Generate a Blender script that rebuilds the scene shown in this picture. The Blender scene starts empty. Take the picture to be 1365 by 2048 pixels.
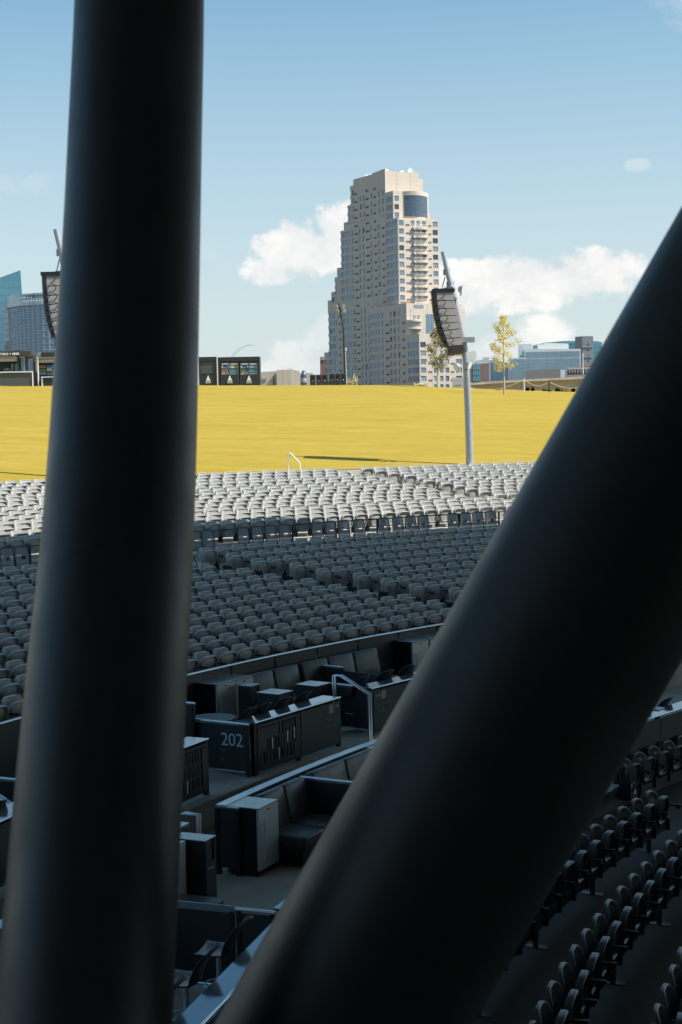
import bpy, bmesh, math, random
from mathutils import Vector, Matrix, noise
PI = math.pi
R_ = math.radians
random.seed(7)
SC = bpy.context.scene
COL = SC.collection

# ------------------------------------------------------------------ camera
CAM_Z = 9.0
FPX, CX, CY = 3000.0, 682.5, 1024.0
PITCH = math.atan(164 / 3000.0)
ROLL = math.atan(0.02)
FW = Vector((0, math.cos(PITCH), -math.sin(PITCH)))
_r0 = Vector((1, 0, 0)); _u0 = Vector((0, math.sin(PITCH), math.cos(PITCH)))
RT = _r0 * math.cos(ROLL) - _u0 * math.sin(ROLL)
UP = _r0 * math.sin(ROLL) + _u0 * math.cos(ROLL)
cam = bpy.data.cameras.new('camera'); camo = bpy.data.objects.new('camera', cam); COL.objects.link(camo)
camo.matrix_world = Matrix((( RT.x, UP.x, -FW.x, 0), (RT.y, UP.y, -FW.y, 0), (RT.z, UP.z, -FW.z, CAM_Z), (0, 0, 0, 1)))
cam.sensor_fit = 'HORIZONTAL'; cam.sensor_width = 24.0; cam.lens = 24.0 * FPX / 1365.0
cam.clip_start = 0.1; cam.clip_end = 20000
cam.dof.use_dof = True; cam.dof.focus_distance = 42.0; cam.dof.aperture_fstop = 4.2
SC.camera = camo

# ------------------------------------------------------------------ sun, sky, exposure
SUN_EL, SUN_AZ = R_(50), R_(17)            # azimuth measured from +X towards the camera side
SUNV = Vector((math.cos(SUN_EL) * math.cos(SUN_AZ), -math.cos(SUN_EL) * math.sin(SUN_AZ), math.sin(SUN_EL)))
sl = bpy.data.lights.new('sun', 'SUN'); sl.energy = 4.8; sl.angle = R_(0.53); sl.color = (1.0, 0.955, 0.88)
so = bpy.data.objects.new('sun', sl); COL.objects.link(so)
so.rotation_euler = SUNV.to_track_quat('Z', 'Y').to_euler(); so.location = (60, -20, 80)
SC.view_settings.view_transform = 'Standard'; SC.view_settings.look = 'None'
SC.view_settings.exposure = 0.50; SC.view_settings.gamma = 1.0; SC.view_settings.use_curve_mapping = False

world = bpy.data.worlds.new('World'); SC.world = world; world.use_nodes = True
wt = world.node_tree; wn = wt.nodes; wl = wt.links
for n in list(wn): wn.remove(n)
def N(tree, t, **kw):
    n = tree.nodes.new(t)
    for k, v in kw.items(): setattr(n, k, v)
    return n
def math_n(tree, op, a, b=None, c=None, clamp=False):
    n = N(tree, 'ShaderNodeMath', operation=op); n.use_clamp = clamp
    for i, v in enumerate((a, b, c)):
        if v is None: continue
        if isinstance(v, (int, float)): n.inputs[i].default_value = v
        else: tree.links.new(v, n.inputs[i])
    return n.outputs[0]
sky = N(wt, 'ShaderNodeTexSky', sky_type='NISHITA'); sky.sun_disc = False
sky.sun_elevation = SUN_EL; sky.sun_rotation = PI / 2 + SUN_AZ
sky.air_density = 1.0; sky.dust_density = 1.2; sky.ozone_density = 1.6
tint = N(wt, 'ShaderNodeMixRGB', blend_type='MULTIPLY'); tint.inputs[0].default_value = 1.0
wl.new(sky.outputs[0], tint.inputs[1]); tint.inputs[2].default_value = (0.565, 0.90, 0.89, 1)
tc = N(wt, 'ShaderNodeTexCoord'); sep = N(wt, 'ShaderNodeSeparateXYZ'); wl.new(tc.outputs['Generated'], sep.inputs[0])
ysafe = math_n(wt, 'MAXIMUM', sep.outputs[1], 0.05)
U_ = math_n(wt, 'DIVIDE', sep.outputs[0], ysafe); V_ = math_n(wt, 'DIVIDE', sep.outputs[2], ysafe)
comb = N(wt, 'ShaderNodeCombineXYZ'); wl.new(U_, comb.inputs[0]); wl.new(V_, comb.inputs[1])
def wnoise(scale, detail, rough, vec=None, sx=1.0, off=0.0):
    mp = N(wt, 'ShaderNodeMapping'); mp.inputs['Scale'].default_value = (sx, 1, 1); mp.inputs['Location'].default_value = (off, off * .37, off)
    wl.new(vec or comb.outputs[0], mp.inputs[0])
    n = N(wt, 'ShaderNodeTexNoise'); n.inputs['Scale'].default_value = scale; n.inputs['Detail'].default_value = detail; n.inputs['Roughness'].default_value = rough
    wl.new(mp.outputs[0], n.inputs[0]); return n.outputs[0]
n1 = wnoise(22, 9, 0.62, sx=0.75); n2 = wnoise(70, 6, 0.6, off=3.1)
edge = math_n(wt, 'ADD', math_n(wt, 'MULTIPLY', math_n(wt, 'SUBTRACT', n1, 0.5), 3.1), math_n(wt, 'MULTIPLY', math_n(wt, 'SUBTRACT', n2, 0.5), 1.5))
# clouds of the place: centre u, centre v, radius u, radius v, opacity
CL = [(-.019, .120, .041, .024, 1.0), (.004, .130, .026, .024, 1.0), (-.042, .106, .022, .014, .7),
      (.128, .096, .088, .021, 1.0), (.168, .103, .045, .016, .9), (.075, .088, .05, .020, .75),
      (.140, .060, .026, .017, .65), (.105, .050, .03, .014, .5), (-.025, .048, .032, .020, .5), (-.05, .038, .035, .013, .5), (-.01, .062, .018, .018, .4),
      (-.210, .166, .035, .012, .28), (.200, .170, .012, .006, .35), (.235, .275, .03, .02, .3), (.19, .05, .05, .02, .35), (-.088, .118, .014, .007, .2),
      (-.42, .12, .12, .03, .7), (.45, .15, .14, .04, .8), (.42, .06, .15, .02, .6), (-.6, .22, .15, .05, .5), (-.3, .05, .10, .02, .4)]
dens = None
for (cu, cv, ru, rv, op) in CL:
    du = math_n(wt, 'POWER', math_n(wt, 'ABSOLUTE', math_n(wt, 'DIVIDE', math_n(wt, 'SUBTRACT', U_, cu), ru)), 2.0)
    dv = math_n(wt, 'POWER', math_n(wt, 'ABSOLUTE', math_n(wt, 'DIVIDE', math_n(wt, 'SUBTRACT', V_, cv), rv)), 2.0)
    d = math_n(wt, 'SUBTRACT', 1.0, math_n(wt, 'ADD', du, dv))
    d = math_n(wt, 'MULTIPLY', math_n(wt, 'ADD', d, edge), 1.25, clamp=True)
    d = math_n(wt, 'MULTIPLY', d, op)
    dens = d if dens is None else math_n(wt, 'MAXIMUM', dens, d)
ymask = math_n(wt, 'GREATER_THAN', sep.outputs[1], 0.05)
dens = math_n(wt, 'MULTIPLY', dens, ymask)
sm = N(wt, 'ShaderNodeMapRange', interpolation_type='SMOOTHSTEP'); wl.new(dens, sm.inputs[0]); sm.inputs[1].default_value = 0.10; sm.inputs[2].default_value = 0.80
# haze veil low over the horizon
veil = N(wt, 'ShaderNodeMapRange', interpolation_type='SMOOTHSTEP'); wl.new(sep.outputs[2], veil.inputs[0])
veil.inputs[1].default_value = 0.38; veil.inputs[2].default_value = -0.02; veil.inputs[3].default_value = 0.0; veil.inputs[4].default_value = 0.74
hz = N(wt, 'ShaderNodeMixRGB'); wl.new(veil.outputs[0], hz.inputs[0]); wl.new(tint.outputs[0], hz.inputs[1]); hz.inputs[2].default_value = (4.75, 4.75, 4.9, 1)
ccol = N(wt, 'ShaderNodeMixRGB'); shade = N(wt, 'ShaderNodeMapRange'); wl.new(n1, shade.inputs[0]); shade.inputs[1].default_value = .35; shade.inputs[2].default_value = .62
wl.new(shade.outputs[0], ccol.inputs[0]); ccol.inputs[1].default_value = (4.55, 4.7, 4.8, 1); ccol.inputs[2].default_value = (6.3, 6.15, 5.95, 1)
cmix = N(wt, 'ShaderNodeMixRGB'); wl.new(math_n(wt, 'MULTIPLY', sm.outputs[0], 0.92), cmix.inputs[0]); wl.new(hz.outputs[0], cmix.inputs[1]); wl.new(ccol.outputs[0], cmix.inputs[2])
bg = N(wt, 'ShaderNodeBackground'); bg.inputs[1].default_value = 0.12; wl.new(cmix.outputs[0], bg.inputs[0])
wo = N(wt, 'ShaderNodeOutputWorld'); wl.new(bg.outputs[0], wo.inputs[0])

# ------------------------------------------------------------------ camera-model helpers (used to survey positions)
def ray(x, y):
    return FW + RT * ((x - CX) / FPX) + UP * ((CY - y) / FPX)
def at_Y(x, y, Y):
    d = ray(x, y); t = Y / d.y; return Vector((d.x * t, Y, CAM_Z + d.z * t))
def at_z(x, y, z):
    d = ray(x, y); t = (z - CAM_Z) / d.z; return Vector((d.x * t, d.y * t, z))
def proj(P):
    v = Vector(P) - Vector((0, 0, CAM_Z)); d = v.dot(FW)
    return CX + FPX * v.dot(RT) / d, CY - FPX * v.dot(UP) / d, d
BC = Vector((34.0, 4.0))                    # centre of the seating bowl
def pol(R, th):
    t = R_(th); return Vector((BC.x - R * math.sin(t), BC.y + R * math.cos(t)))
def polar_of(P):
    dx, dy = BC.x - P.x, P.y - BC.y
    return math.hypot(dx, dy), math.degrees(math.atan2(dx, dy))
def zh(h): return CAM_Z - h

# ------------------------------------------------------------------ mesh helpers
class MB:
    def __init__(s): s.v = []; s.f = []; s.sm = []
    def add(s, vs, fs, smooth=False):
        o = len(s.v); s.v += [tuple(v) for v in vs]; s.f += [tuple(i + o for i in f) for f in fs]; s.sm += [smooth] * len(fs)
    def box(s, x0, x1, y0, y1, z0, z1, M=None):
        vs = [Vector((x, y, z)) for z in (z0, z1) for y in (y0, y1) for x in (x0, x1)]
        if M is not None: vs = [M @ v for v in vs]
        s.add(vs, [(0, 2, 3, 1), (4, 5, 7, 6), (0, 1, 5, 4), (1, 3, 7, 5), (3, 2, 6, 7), (2, 0, 4, 6)])
    def bbox(s, x0, x1, y0, y1, z0, z1, b=.01, M=None):
        # box with chamfered edges
        b = min(b, (x1 - x0) / 2.01, (y1 - y0) / 2.01, (z1 - z0) / 2.01)
        bm = bmesh.new(); bmesh.ops.create_cube(bm, size=1)
        for v in bm.verts: v.co = Vector(((x0 + x1) / 2 + v.co.x * (x1 - x0), (y0 + y1) / 2 + v.co.y * (y1 - y0), (z0 + z1) / 2 + v.co.z * (z1 - z0)))
        bmesh.ops.bevel(bm, geom=bm.edges[:], offset=b, segments=1, affect='EDGES', profile=.5)
        bm.verts.index_update()
        vs = [v.co.copy() if M is None else M @ v.co for v in bm.verts]
        s.add(vs, [[v.index for v in f.verts] for f in bm.faces]); bm.free()
    def prism(s, poly, z0, z1):
        n = len(poly)
        s.add([(p[0], p[1], z0) for p in poly] + [(p[0], p[1], z1) for p in poly],
              [tuple(range(n - 1, -1, -1)), tuple(range(n, 2 * n))] + [(i, (i + 1) % n, n + (i + 1) % n, n + i) for i in range(n)])
    def tube(s, pts, r, n=8, caps=True, smooth=True):
        pts = [Vector(p) for p in pts]; m = len(pts); rs = r if isinstance(r, (list, tuple)) else [r] * m
        vs = []; prev = None
        for i, p in enumerate(pts):
            t = (pts[min(i + 1, m - 1)] - pts[max(i - 1, 0)]).normalized()
            if prev is None:
                a = t.cross(Vector((0, 0, 1)));
                if a.length < 1e-3: a = t.cross(Vector((0, 1, 0)))
                a.normalize()
            else:
                a = (prev - t * prev.dot(t)).normalized()
            prev = a; b = t.cross(a)
            for k in range(n):
                w = 2 * PI * k / n; vs.append(p + (a * math.cos(w) + b * math.sin(w)) * rs[i])
        fs = [(i * n + k, i * n + (k + 1) % n, (i + 1) * n + (k + 1) % n, (i + 1) * n + k) for i in range(m - 1) for k in range(n)]
        s.add(vs, fs, smooth)
        if caps: s.add(vs[:n], [tuple(range(n - 1, -1, -1))]); s.add(vs[-n:], [tuple(range(n))])
    def lathe(s, prof, n=16, c=(0, 0), smooth=True):
        vs = []; m = len(prof)
        for (r, z) in prof:
            for k in range(n):
                w = 2 * PI * k / n; vs.append((c[0] + r * math.cos(w), c[1] + r * math.sin(w), z))
        s.add(vs, [(i * n + k, i * n + (k + 1) % n, (i + 1) * n + (k + 1) % n, (i + 1) * n + k) for i in range(m - 1) for k in range(n)], smooth)
        s.add(vs[:n], [tuple(range(n - 1, -1, -1))]); s.add(vs[-n:], [tuple(range(n))])
    def arc_bar(s, R0, R1, t0, t1, z0, z1, step=1.0, ctr=True):
        # bar bent along the bowl, world coordinates
        n = max(1, int(math.ceil(abs(t1 - t0) / step))); vs = []
        for i in range(n + 1):
            t = t0 + (t1 - t0) * i / n; a = pol(R0, t); b = pol(R1, t)
            vs += [(a.x, a.y, z0), (b.x, b.y, z0), (b.x, b.y, z1), (a.x, a.y, z1)]
        fs = [(i * 4 + k, i * 4 + (k + 1) % 4, (i + 1) * 4 + (k + 1) % 4, (i + 1) * 4 + k) for i in range(n) for k in range(4)]
        fs += [(3, 2, 1, 0), (n * 4, n * 4 + 1, n * 4 + 2, n * 4 + 3)]
        s.add(vs, fs)
    def mesh(s, name, m, off=None):
        me = bpy.data.meshes.new(name)
        vs = s.v if off is None else [(v[0] - off[0], v[1] - off[1], v[2] - off[2]) for v in s.v]
        me.from_pydata(vs, [], s.f); me.update()
        bm = bmesh.new(); bm.from_mesh(me); bmesh.ops.recalc_face_normals(bm, faces=bm.faces[:]); bm.to_mesh(me); bm.free()
        for p, f in zip(me.polygons, s.sm): p.use_smooth = f
        if m: me.materials.append(m)
        return me
    def build(s, name, m, parent=None, world=False):
        # world=True: vertices are in world space, parent is an unrotated Empty
        off = parent.location if (parent is not None and world) else None
        me = s.mesh(name, m, off); o = bpy.data.objects.new(name, me); COL.objects.link(o)
        if parent is not None: o.parent = parent
        return o
def inst(name, me, parent=None, loc=(0, 0, 0), rz=0.0):
    o = bpy.data.objects.new(name, me); COL.objects.link(o); o.location = loc; o.rotation_euler = (0, 0, rz)
    if parent is not None: o.parent = parent
    return o
def thing(name, label, cat, loc=(0, 0, 0), rz=0.0, group=None):
    o = bpy.data.objects.new(name, None); COL.objects.link(o); o.empty_display_size = .2
    o.location = loc; o.rotation_euler = (0, 0, rz); tag(o, label, cat, group); return o
def tag(o, label=None, cat=None, group=None, kind=None):
    if label: o['label'] = label
    if cat: o['category'] = cat
    if group: o['group'] = group
    if kind: o['kind'] = kind
    return o
def struct(o): o['kind'] = 'structure'; return o
def stuff(o): o['kind'] = 'stuff'; return o
def text_mesh(txt, size, ext=.004, align='LEFT', spacing=1.0, off=0.0):
    c = bpy.data.curves.new('txt', 'FONT'); c.body = txt; c.size = size; c.extrude = ext; c.align_x = align; c.space_character = spacing; c.offset = off; c.resolution_u = 3
    o = bpy.data.objects.new('txt', c); COL.objects.link(o)
    dg = bpy.context.evaluated_depsgraph_get(); me = bpy.data.meshes.new_from_object(o.evaluated_get(dg))
    bpy.data.objects.remove(o); return me
def text_obj(name, txt, size, m, parent, M, ext=.004, align='LEFT', spacing=1.0, bold=0.0):
    me = text_mesh(txt, size, ext, align, spacing)
    me.materials.clear(); me.materials.append(m)
    me.transform(M); o = bpy.data.objects.new(name, me); COL.objects.link(o); o.parent = parent; return o
# text standing in the local XZ plane facing -Y
def face_front(x, y, z): return Matrix.Translation((x, y, z)) @ Matrix.Rotation(PI / 2, 4, 'X')

# ------------------------------------------------------------------ materials
def mat(name, col, rough=.6, metal=0.0, var=0.0, vs=3.0, bump=0.0, bs=40.0, spec=.5, stretch=(1, 1, 1), col2=None, coords='Object', tr=0.0, coat=0.0):
    m = bpy.data.materials.new(name); m.use_nodes = True; t = m.node_tree; b = t.nodes['Principled BSDF']
    b.inputs['Base Color'].default_value = (*col, 1); b.inputs['Roughness'].default_value = rough; b.inputs['Metallic'].default_value = metal
    b.inputs['Specular IOR Level'].default_value = spec
    if tr: b.inputs['Transmission Weight'].default_value = tr
    if coat: b.inputs['Coat Weight'].default_value = coat
    if var or bump:
        tcn = N(t, 'ShaderNodeTexCoord'); mp = N(t, 'ShaderNodeMapping'); mp.inputs['Scale'].default_value = stretch; t.links.new(tcn.outputs[coords], mp.inputs[0])
    if var:
        n = N(t, 'ShaderNodeTexNoise'); n.inputs['Scale'].default_value = vs; n.inputs['Detail'].default_value = 8; n.inputs['Roughness'].default_value = .65
        t.links.new(mp.outputs[0], n.inputs[0])
        mr = N(t, 'ShaderNodeMapRange'); t.links.new(n.outputs[0], mr.inputs[0]); mr.inputs[1].default_value = .3; mr.inputs[2].default_value = .7
        mx = N(t, 'ShaderNodeMixRGB'); t.links.new(mr.outputs[0], mx.inputs[0])
        c2 = col2 or tuple(min(1, c * (1 + var)) for c in col)
        mx.inputs[1].default_value = (*[c * (1 - var) for c in col], 1); mx.inputs[2].default_value = (*c2, 1)
        t.links.new(mx.outputs[0], b.inputs['Base Color'])
        rr = N(t, 'ShaderNodeMapRange'); t.links.new(n.outputs[0], rr.inputs[0]); rr.inputs[1].default_value = .3; rr.inputs[2].default_value = .7
        rr.inputs[3].default_value = max(0, rough - .08); rr.inputs[4].default_value = min(1, rough + .08); t.links.new(rr.outputs[0], b.inputs['Roughness'])
    if bump:
        n = N(t, 'ShaderNodeTexNoise'); n.inputs['Scale'].default_value = bs; n.inputs['Detail'].default_value = 4
        t.links.new(mp.outputs[0], n.inputs[0]); bp = N(t, 'ShaderNodeBump'); bp.inputs['Strength'].default_value = bump; bp.inputs['Distance'].default_value = .02
        t.links.new(n.outputs[0], bp.inputs['Height']); t.links.new(bp.outputs[0], b.inputs['Normal'])
    return m
M = dict(
    concrete=mat('concrete', (.45, .41, .36), .9, var=.28, vs=.9, bump=.25, bs=30),
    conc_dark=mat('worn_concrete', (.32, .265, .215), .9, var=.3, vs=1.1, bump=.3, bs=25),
    seat=mat('seat_plastic', (.47, .455, .43), .34, var=.05, vs=9, bump=.05, bs=300),
    seat_pan=mat('seat_pan_plastic', (.38, .37, .35), .42, var=.08, vs=7, bump=.08, bs=220),
    hardware=mat('black_iron', (.018, .018, .02), .5, var=.2, vs=20),
    paint=mat('dark_grey_paint', (.028, .031, .035), .42, var=.12, vs=2.5, bump=.03, bs=60),
    column=mat('column_paint', (.036, .037, .039), .46, var=.26, vs=2.2, bump=.04, bs=45, spec=.55),
    panel=mat('charcoal_panel', (.035, .038, .042), .48, var=.10, vs=1.5),
    steel=mat('brushed_steel', (.60, .60, .59), .42, metal=.25, var=.05, vs=30, stretch=(6, 6, .15)),
    steel_cap=mat('steel_cap', (.74, .76, .78), .2, metal=.85),
    worktop=mat('worktop', (.24, .29, .34), .12, metal=.6, var=.05, vs=3),
    steel_top=mat('steel_top', (.26, .28, .30), .22, metal=.6, var=.05, vs=4),
    vinyl=mat('black_vinyl', (.058, .058, .060), .38, var=.12, vs=5, bump=.06, bs=120),
    stool=mat('stool_shell', (.022, .018, .018), .35, var=.1, vs=5),
    card=mat('white_card', (.72, .72, .70), .5),
    black=mat('black_enamel', (.008, .008, .009), .35, var=.1, vs=4),
    white=mat('white_paint', (.78, .78, .76), .5, var=.04, vs=4),
    letter=mat('pale_vinyl_letter', (.62, .72, .80), .5),
    green=mat('green_vinyl_letter', (.07, .17, .12), .5),
    galv=mat('galvanised_pole', (.40, .42, .44), .42, metal=.35, var=.10, vs=3),
    mesh=mat('mesh_grey', (.24, .28, .33), .6),
    slotlight=mat('slot_light_strip', (.80, .82, .84), .5),
    glass=mat('blue_glass', (.07, .12, .17), .08, metal=.35, var=.3, vs=.25, spec=.8),
    roof=mat('canopy_soffit', (.50, .56, .62), .7, var=.05, vs=.5),  # unseen soffit kept pale to bounce fill onto the shaded seats
    darkwall=mat('unseen_wall_cladding', (.05, .05, .055), .7, var=.1, vs=.5),
    seat_shade_tone=mat('seat_plastic_shade_tone', (.06, .064, .072), .32, var=.1, vs=9),  # copy of the seat plastic with the dim corner's shade put into the colour
)
M['mesh'].node_tree.nodes['Principled BSDF'].inputs['Alpha'].default_value = .62
def leaf_mat(name, col):
    m = bpy.data.materials.new(name); m.use_nodes = True; t = m.node_tree; b = t.nodes['Principled BSDF']; b.inputs['Base Color'].default_value = (*col, 1); b.inputs['Roughness'].default_value = .7; b.inputs['Specular IOR Level'].default_value = .2
    tr = N(t, 'ShaderNodeBsdfTranslucent'); tr.inputs[0].default_value = (*col, 1); mx = N(t, 'ShaderNodeMixShader'); mx.inputs[0].default_value = .5
    t.links.new(b.outputs[0], mx.inputs[1]); t.links.new(tr.outputs[0], mx.inputs[2]); t.links.new(mx.outputs[0], t.nodes['Material Output'].inputs[0]); return m
for _k in ('seat', 'seat_pan', 'seat_shade_tone', 'tower_dummy'):
    if _k not in M: continue
    t = M[_k].node_tree; b = t.nodes['Principled BSDF']; src = b.inputs['Base Color'].links[0].from_socket
    gn = N(t, 'ShaderNodeNewGeometry'); mr = N(t, 'ShaderNodeMapRange'); t.links.new(gn.outputs['Random Per Island'], mr.inputs[0]); mr.inputs[3].default_value = .84; mr.inputs[4].default_value = 1.06
    mx = N(t, 'ShaderNodeVectorMath', operation='SCALE'); t.links.new(src, mx.inputs[0]); t.links.new(mr.outputs[0], mx.inputs['Scale']); t.links.new(mx.outputs[0], b.inputs['Base Color'])
M['ledge'] = mat('steel_ledge', (.42, .45, .48), .24, metal=.7)
# ------------------------------------------------------------------ ground, bowl, lawn
g = MB(); g.add([(-6000, -400, 0.2), (6000, -400, 0.2), (6000, 9000, 0.2), (-6000, 9000, 0.2)], [(0, 1, 2, 3)])
M['ground'] = mat('ground', (.12, .12, .11), .95, var=.3, vs=.02)
struct(g.build('ground', M['ground']))
g = MB()
for t in range(-20, 130, 5): pass
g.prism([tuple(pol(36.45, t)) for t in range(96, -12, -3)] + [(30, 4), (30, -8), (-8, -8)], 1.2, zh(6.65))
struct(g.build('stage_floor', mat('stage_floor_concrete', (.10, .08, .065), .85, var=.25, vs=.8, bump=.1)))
T0, T1 = 10.0, 84.0
def hr(i): return 4.31 - .093 * i - .0018 * i * i            # seat-top depth of grey row i
def hw(i): return 2.70 - .0873 * i
RG = [44.70 + .87 * i for i in range(11)]; RW = [56.30 + .85 * i for i in range(14)]
prof = [(36.5, 1.0), (36.5, zh(6.3)), (41.05, zh(6.3)), (41.05, zh(5.78)), (44.12, zh(5.78)), (44.12, zh(hr(0) + .86))]
for i, R in enumerate(RG):
    prof += [(R - .55, zh(hr(i) + .85)), (R + .32, zh(hr(i) + .85))]
prof += [(53.75, zh(3.77)), (55.25, zh(3.77)), (55.25, zh(3.56))]
for i, R in enumerate(RW):
    prof += [(R - (.53 if i else 1.05), zh(hw(i) + .85)), (R + .32, zh(hw(i) + .85))]
prof += [(67.75, zh(hw(13) + .85)), (67.75, zh(1.72)), (68.55, zh(1.72)), (68.55, 1.0)]
g = MB(); n = 150; vs = []
for k in range(n + 1):
    t = T0 + (T1 - T0) * k / n
    for (R, z) in prof:
        p = pol(R, t); vs.append((p.x, p.y, z))
m_ = len(prof)
g.add(vs, [(k * m_ + j, k * m_ + j + 1, (k + 1) * m_ + j + 1, (k + 1) * m_ + j) for k in range(n) for j in range(m_ - 1)])
struct(g.build('seating_terrace', M['concrete']))

# lawn
CREST = [(-900, 776), (-300, 774), (0, 772), (300, 771), (520, 770.5), (690, 770), (800, 770), (880, 774), (940, 776.5), (1020, 779.5), (1110, 781.5), (1200, 784), (1500, 790), (2300, 800)]
def crest_y(x):
    for (a, b), (c, d) in zip(CREST, CREST[1:]):
        if x <= c: return b + (d - b) * (x - a) / (c - a)
    return CREST[-1][1]
CY_ = 171.0
lx = list(range(-900, -50, 50)) + list(range(-50, 1450, 12)) + list(range(1450, 2301, 50)); nt = 60; vs = []
def edge_pt(x):
    d = ray(x, 940); R = 68.5; a = d.x ** 2 + d.y ** 2; b = -2 * (d.x * BC.x + d.y * BC.y); c = BC.length_squared - R * R
    t = (-b + math.sqrt(b * b - 4 * a * c)) / 2 / a; return Vector((d.x * t, d.y * t, zh(1.66)))
for x in lx:
    A = edge_pt(x); B = at_Y(x, crest_y(x), CY_)
    for j in range(nt + 1):
        t = j / nt; s = t * 1.18 - .18 * t * t * t * t     # straight slope easing a little at the crest
        s = t + .09 * math.sin(PI * t)
        P = A.lerp(B, t); z = A.z + (B.z - A.z) * s
        z += (noise.noise(Vector((P.x * .07, P.y * .07, 3))) * .12) * math.sin(PI * t)
        z += noise.noise(Vector((P.x * .45, P.y * .3, 9))) * .05 * min(1, t * 4)
        vs.append((P.x, P.y, z))
    for (yy, dz) in ((CY_ + 3, -.12), (CY_ + 14, -.5), (CY_ + 40, -4), (CY_ + 60, -9)):
        vs.append((B.x * yy / CY_, yy, B.z + dz))
m_ = nt + 5
g = MB(); g.add(vs, [(k * m_ + j, (k + 1) * m_ + j, (k + 1) * m_ + j + 1, k * m_ + j + 1) for k in range(len(lx) - 1) for j in range(m_ - 1)], True)
lm = mat('lawn_grass', (.50, .325, .022), .95, spec=.1)
t = lm.node_tree; b = t.nodes['Principled BSDF']; tcn = N(t, 'ShaderNodeTexCoord')
def lnoise(scale, stretch, d=6):
    mp = N(t, 'ShaderNodeMapping'); mp.inputs['Scale'].default_value = stretch; mp.inputs['Rotation'].default_value = (0, 0, -.12); t.links.new(tcn.outputs['Object'], mp.inputs[0])
    n = N(t, 'ShaderNodeTexNoise'); n.inputs['Scale'].default_value = scale; n.inputs['Detail'].default_value = d; n.inputs['Roughness'].default_value = .7; t.links.new(mp.outputs[0], n.inputs[0]); return n.outputs[0]
na = lnoise(.5, (.35, 1.1, 1)); nb = lnoise(3.2, (.45, 1.5, 1), 10); nc = lnoise(.07, (1, 1.6, 1), 3)
r1 = N(t, 'ShaderNodeMapRange'); t.links.new(na, r1.inputs[0]); r1.inputs[1].default_value = .32; r1.inputs[2].default_value = .70
mx = N(t, 'ShaderNodeMixRGB'); t.links.new(r1.outputs[0], mx.inputs[0]); mx.inputs[1].default_value = (.27, .18, .006, 1); mx.inputs[2].default_value = (.40, .28, .035, 1)
r2 = N(t, 'ShaderNodeMapRange'); t.links.new(nb, r2.inputs[0]); r2.inputs[1].default_value = .35; r2.inputs[2].default_value = .72
mx2 = N(t, 'ShaderNodeMixRGB'); t.links.new(math_n(t, 'MULTIPLY', r2.outputs[0], .75), mx2.inputs[0]); t.links.new(mx.outputs[0], mx2.inputs[1]); mx2.inputs[2].default_value = (.47, .345, .10, 1)
mx3 = N(t, 'ShaderNodeMixRGB'); r3 = N(t, 'ShaderNodeMapRange'); t.links.new(nc, r3.inputs[0]); r3.inputs[1].default_value = .4; r3.inputs[2].default_value = .65; r3.inputs[4].default_value = .3
t.links.new(r3.outputs[0], mx3.inputs[0]); t.links.new(mx2.outputs[0], mx3.inputs[1]); mx3.inputs[2].default_value = (.31, .24, .018, 1)
t.links.new(mx3.outputs[0], b.inputs['Base Color'])
bp = N(t, 'ShaderNodeBump'); bp.inputs['Strength'].default_value = .5; bp.inputs['Distance'].default_value = .08; t.links.new(nb, bp.inputs['Height']); t.links.new(bp.outputs[0], b.inputs['Normal'])
LAWN = struct(g.build('lawn', lm))
from mathutils.bvhtree import BVHTree
_bt = BVHTree.FromPolygons(g.v, g.f)
def lawn_z(x, y):
    h = _bt.ray_cast(Vector((x, y, 60)), Vector((0, 0, -1))); return h[0].z if h[0] is not None else 0.0

# canopy over the stage, the boxes and the grey rows; its front edge draws the shadow line along the cross aisle
ROOF_S = .12; ROOF_0 = CAM_Z + 8.5            # soffit plane: rises towards the open front
def roof_z(y): return ROOF_0 + ROOF_S * y
def roofpt(th, R, h=2.9):
    p = pol(R, th); P = Vector((p.x, p.y, zh(h))); s = (ROOF_0 + ROOF_S * P.y - P.z) / (SUNV.z - ROOF_S * SUNV.y); return P + SUNV * s
ed = [roofpt(*a) for a in ((88, 57.5), (74, 57.2), (60, 56.9), (50, 56.4), (44, 56.6), (41, 56.3), (38.5, 55.6), (36, 55.1), (33, 54.6), (28, 54.2), (20, 54), (8, 54))]
poly = [(p.x, p.y) for p in ed] + [(66, 40), (66, -26), (-45, -26)]
g = MB(); n_ = len(poly)
g.add([(x, y, roof_z(y)) for x, y in poly] + [(x, y, roof_z(y) + .9) for x, y in poly], [tuple(range(n_ - 1, -1, -1)), tuple(range(n_, 2 * n_))] + [(i, (i + 1) % n_, n_ + (i + 1) % n_, n_ + i) for i in range(n_)])
rf = g.build('canopy_roof', M['roof']); tag(rf, 'wide pale-soffit canopy roof that shades the boxes and the grey seats', 'roof')
g = MB(); g.box(-45, 62, -26, -25.4, 0.3, roof_z(-26) - .1)  # unseen wall behind the camera, keeps low sky off the column fronts
bw = g.build('unseen_rear_wall', M['darkwall']); tag(bw, 'unseen dark rear wall under the canopy, holding back the low sky', 'wall')

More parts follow.
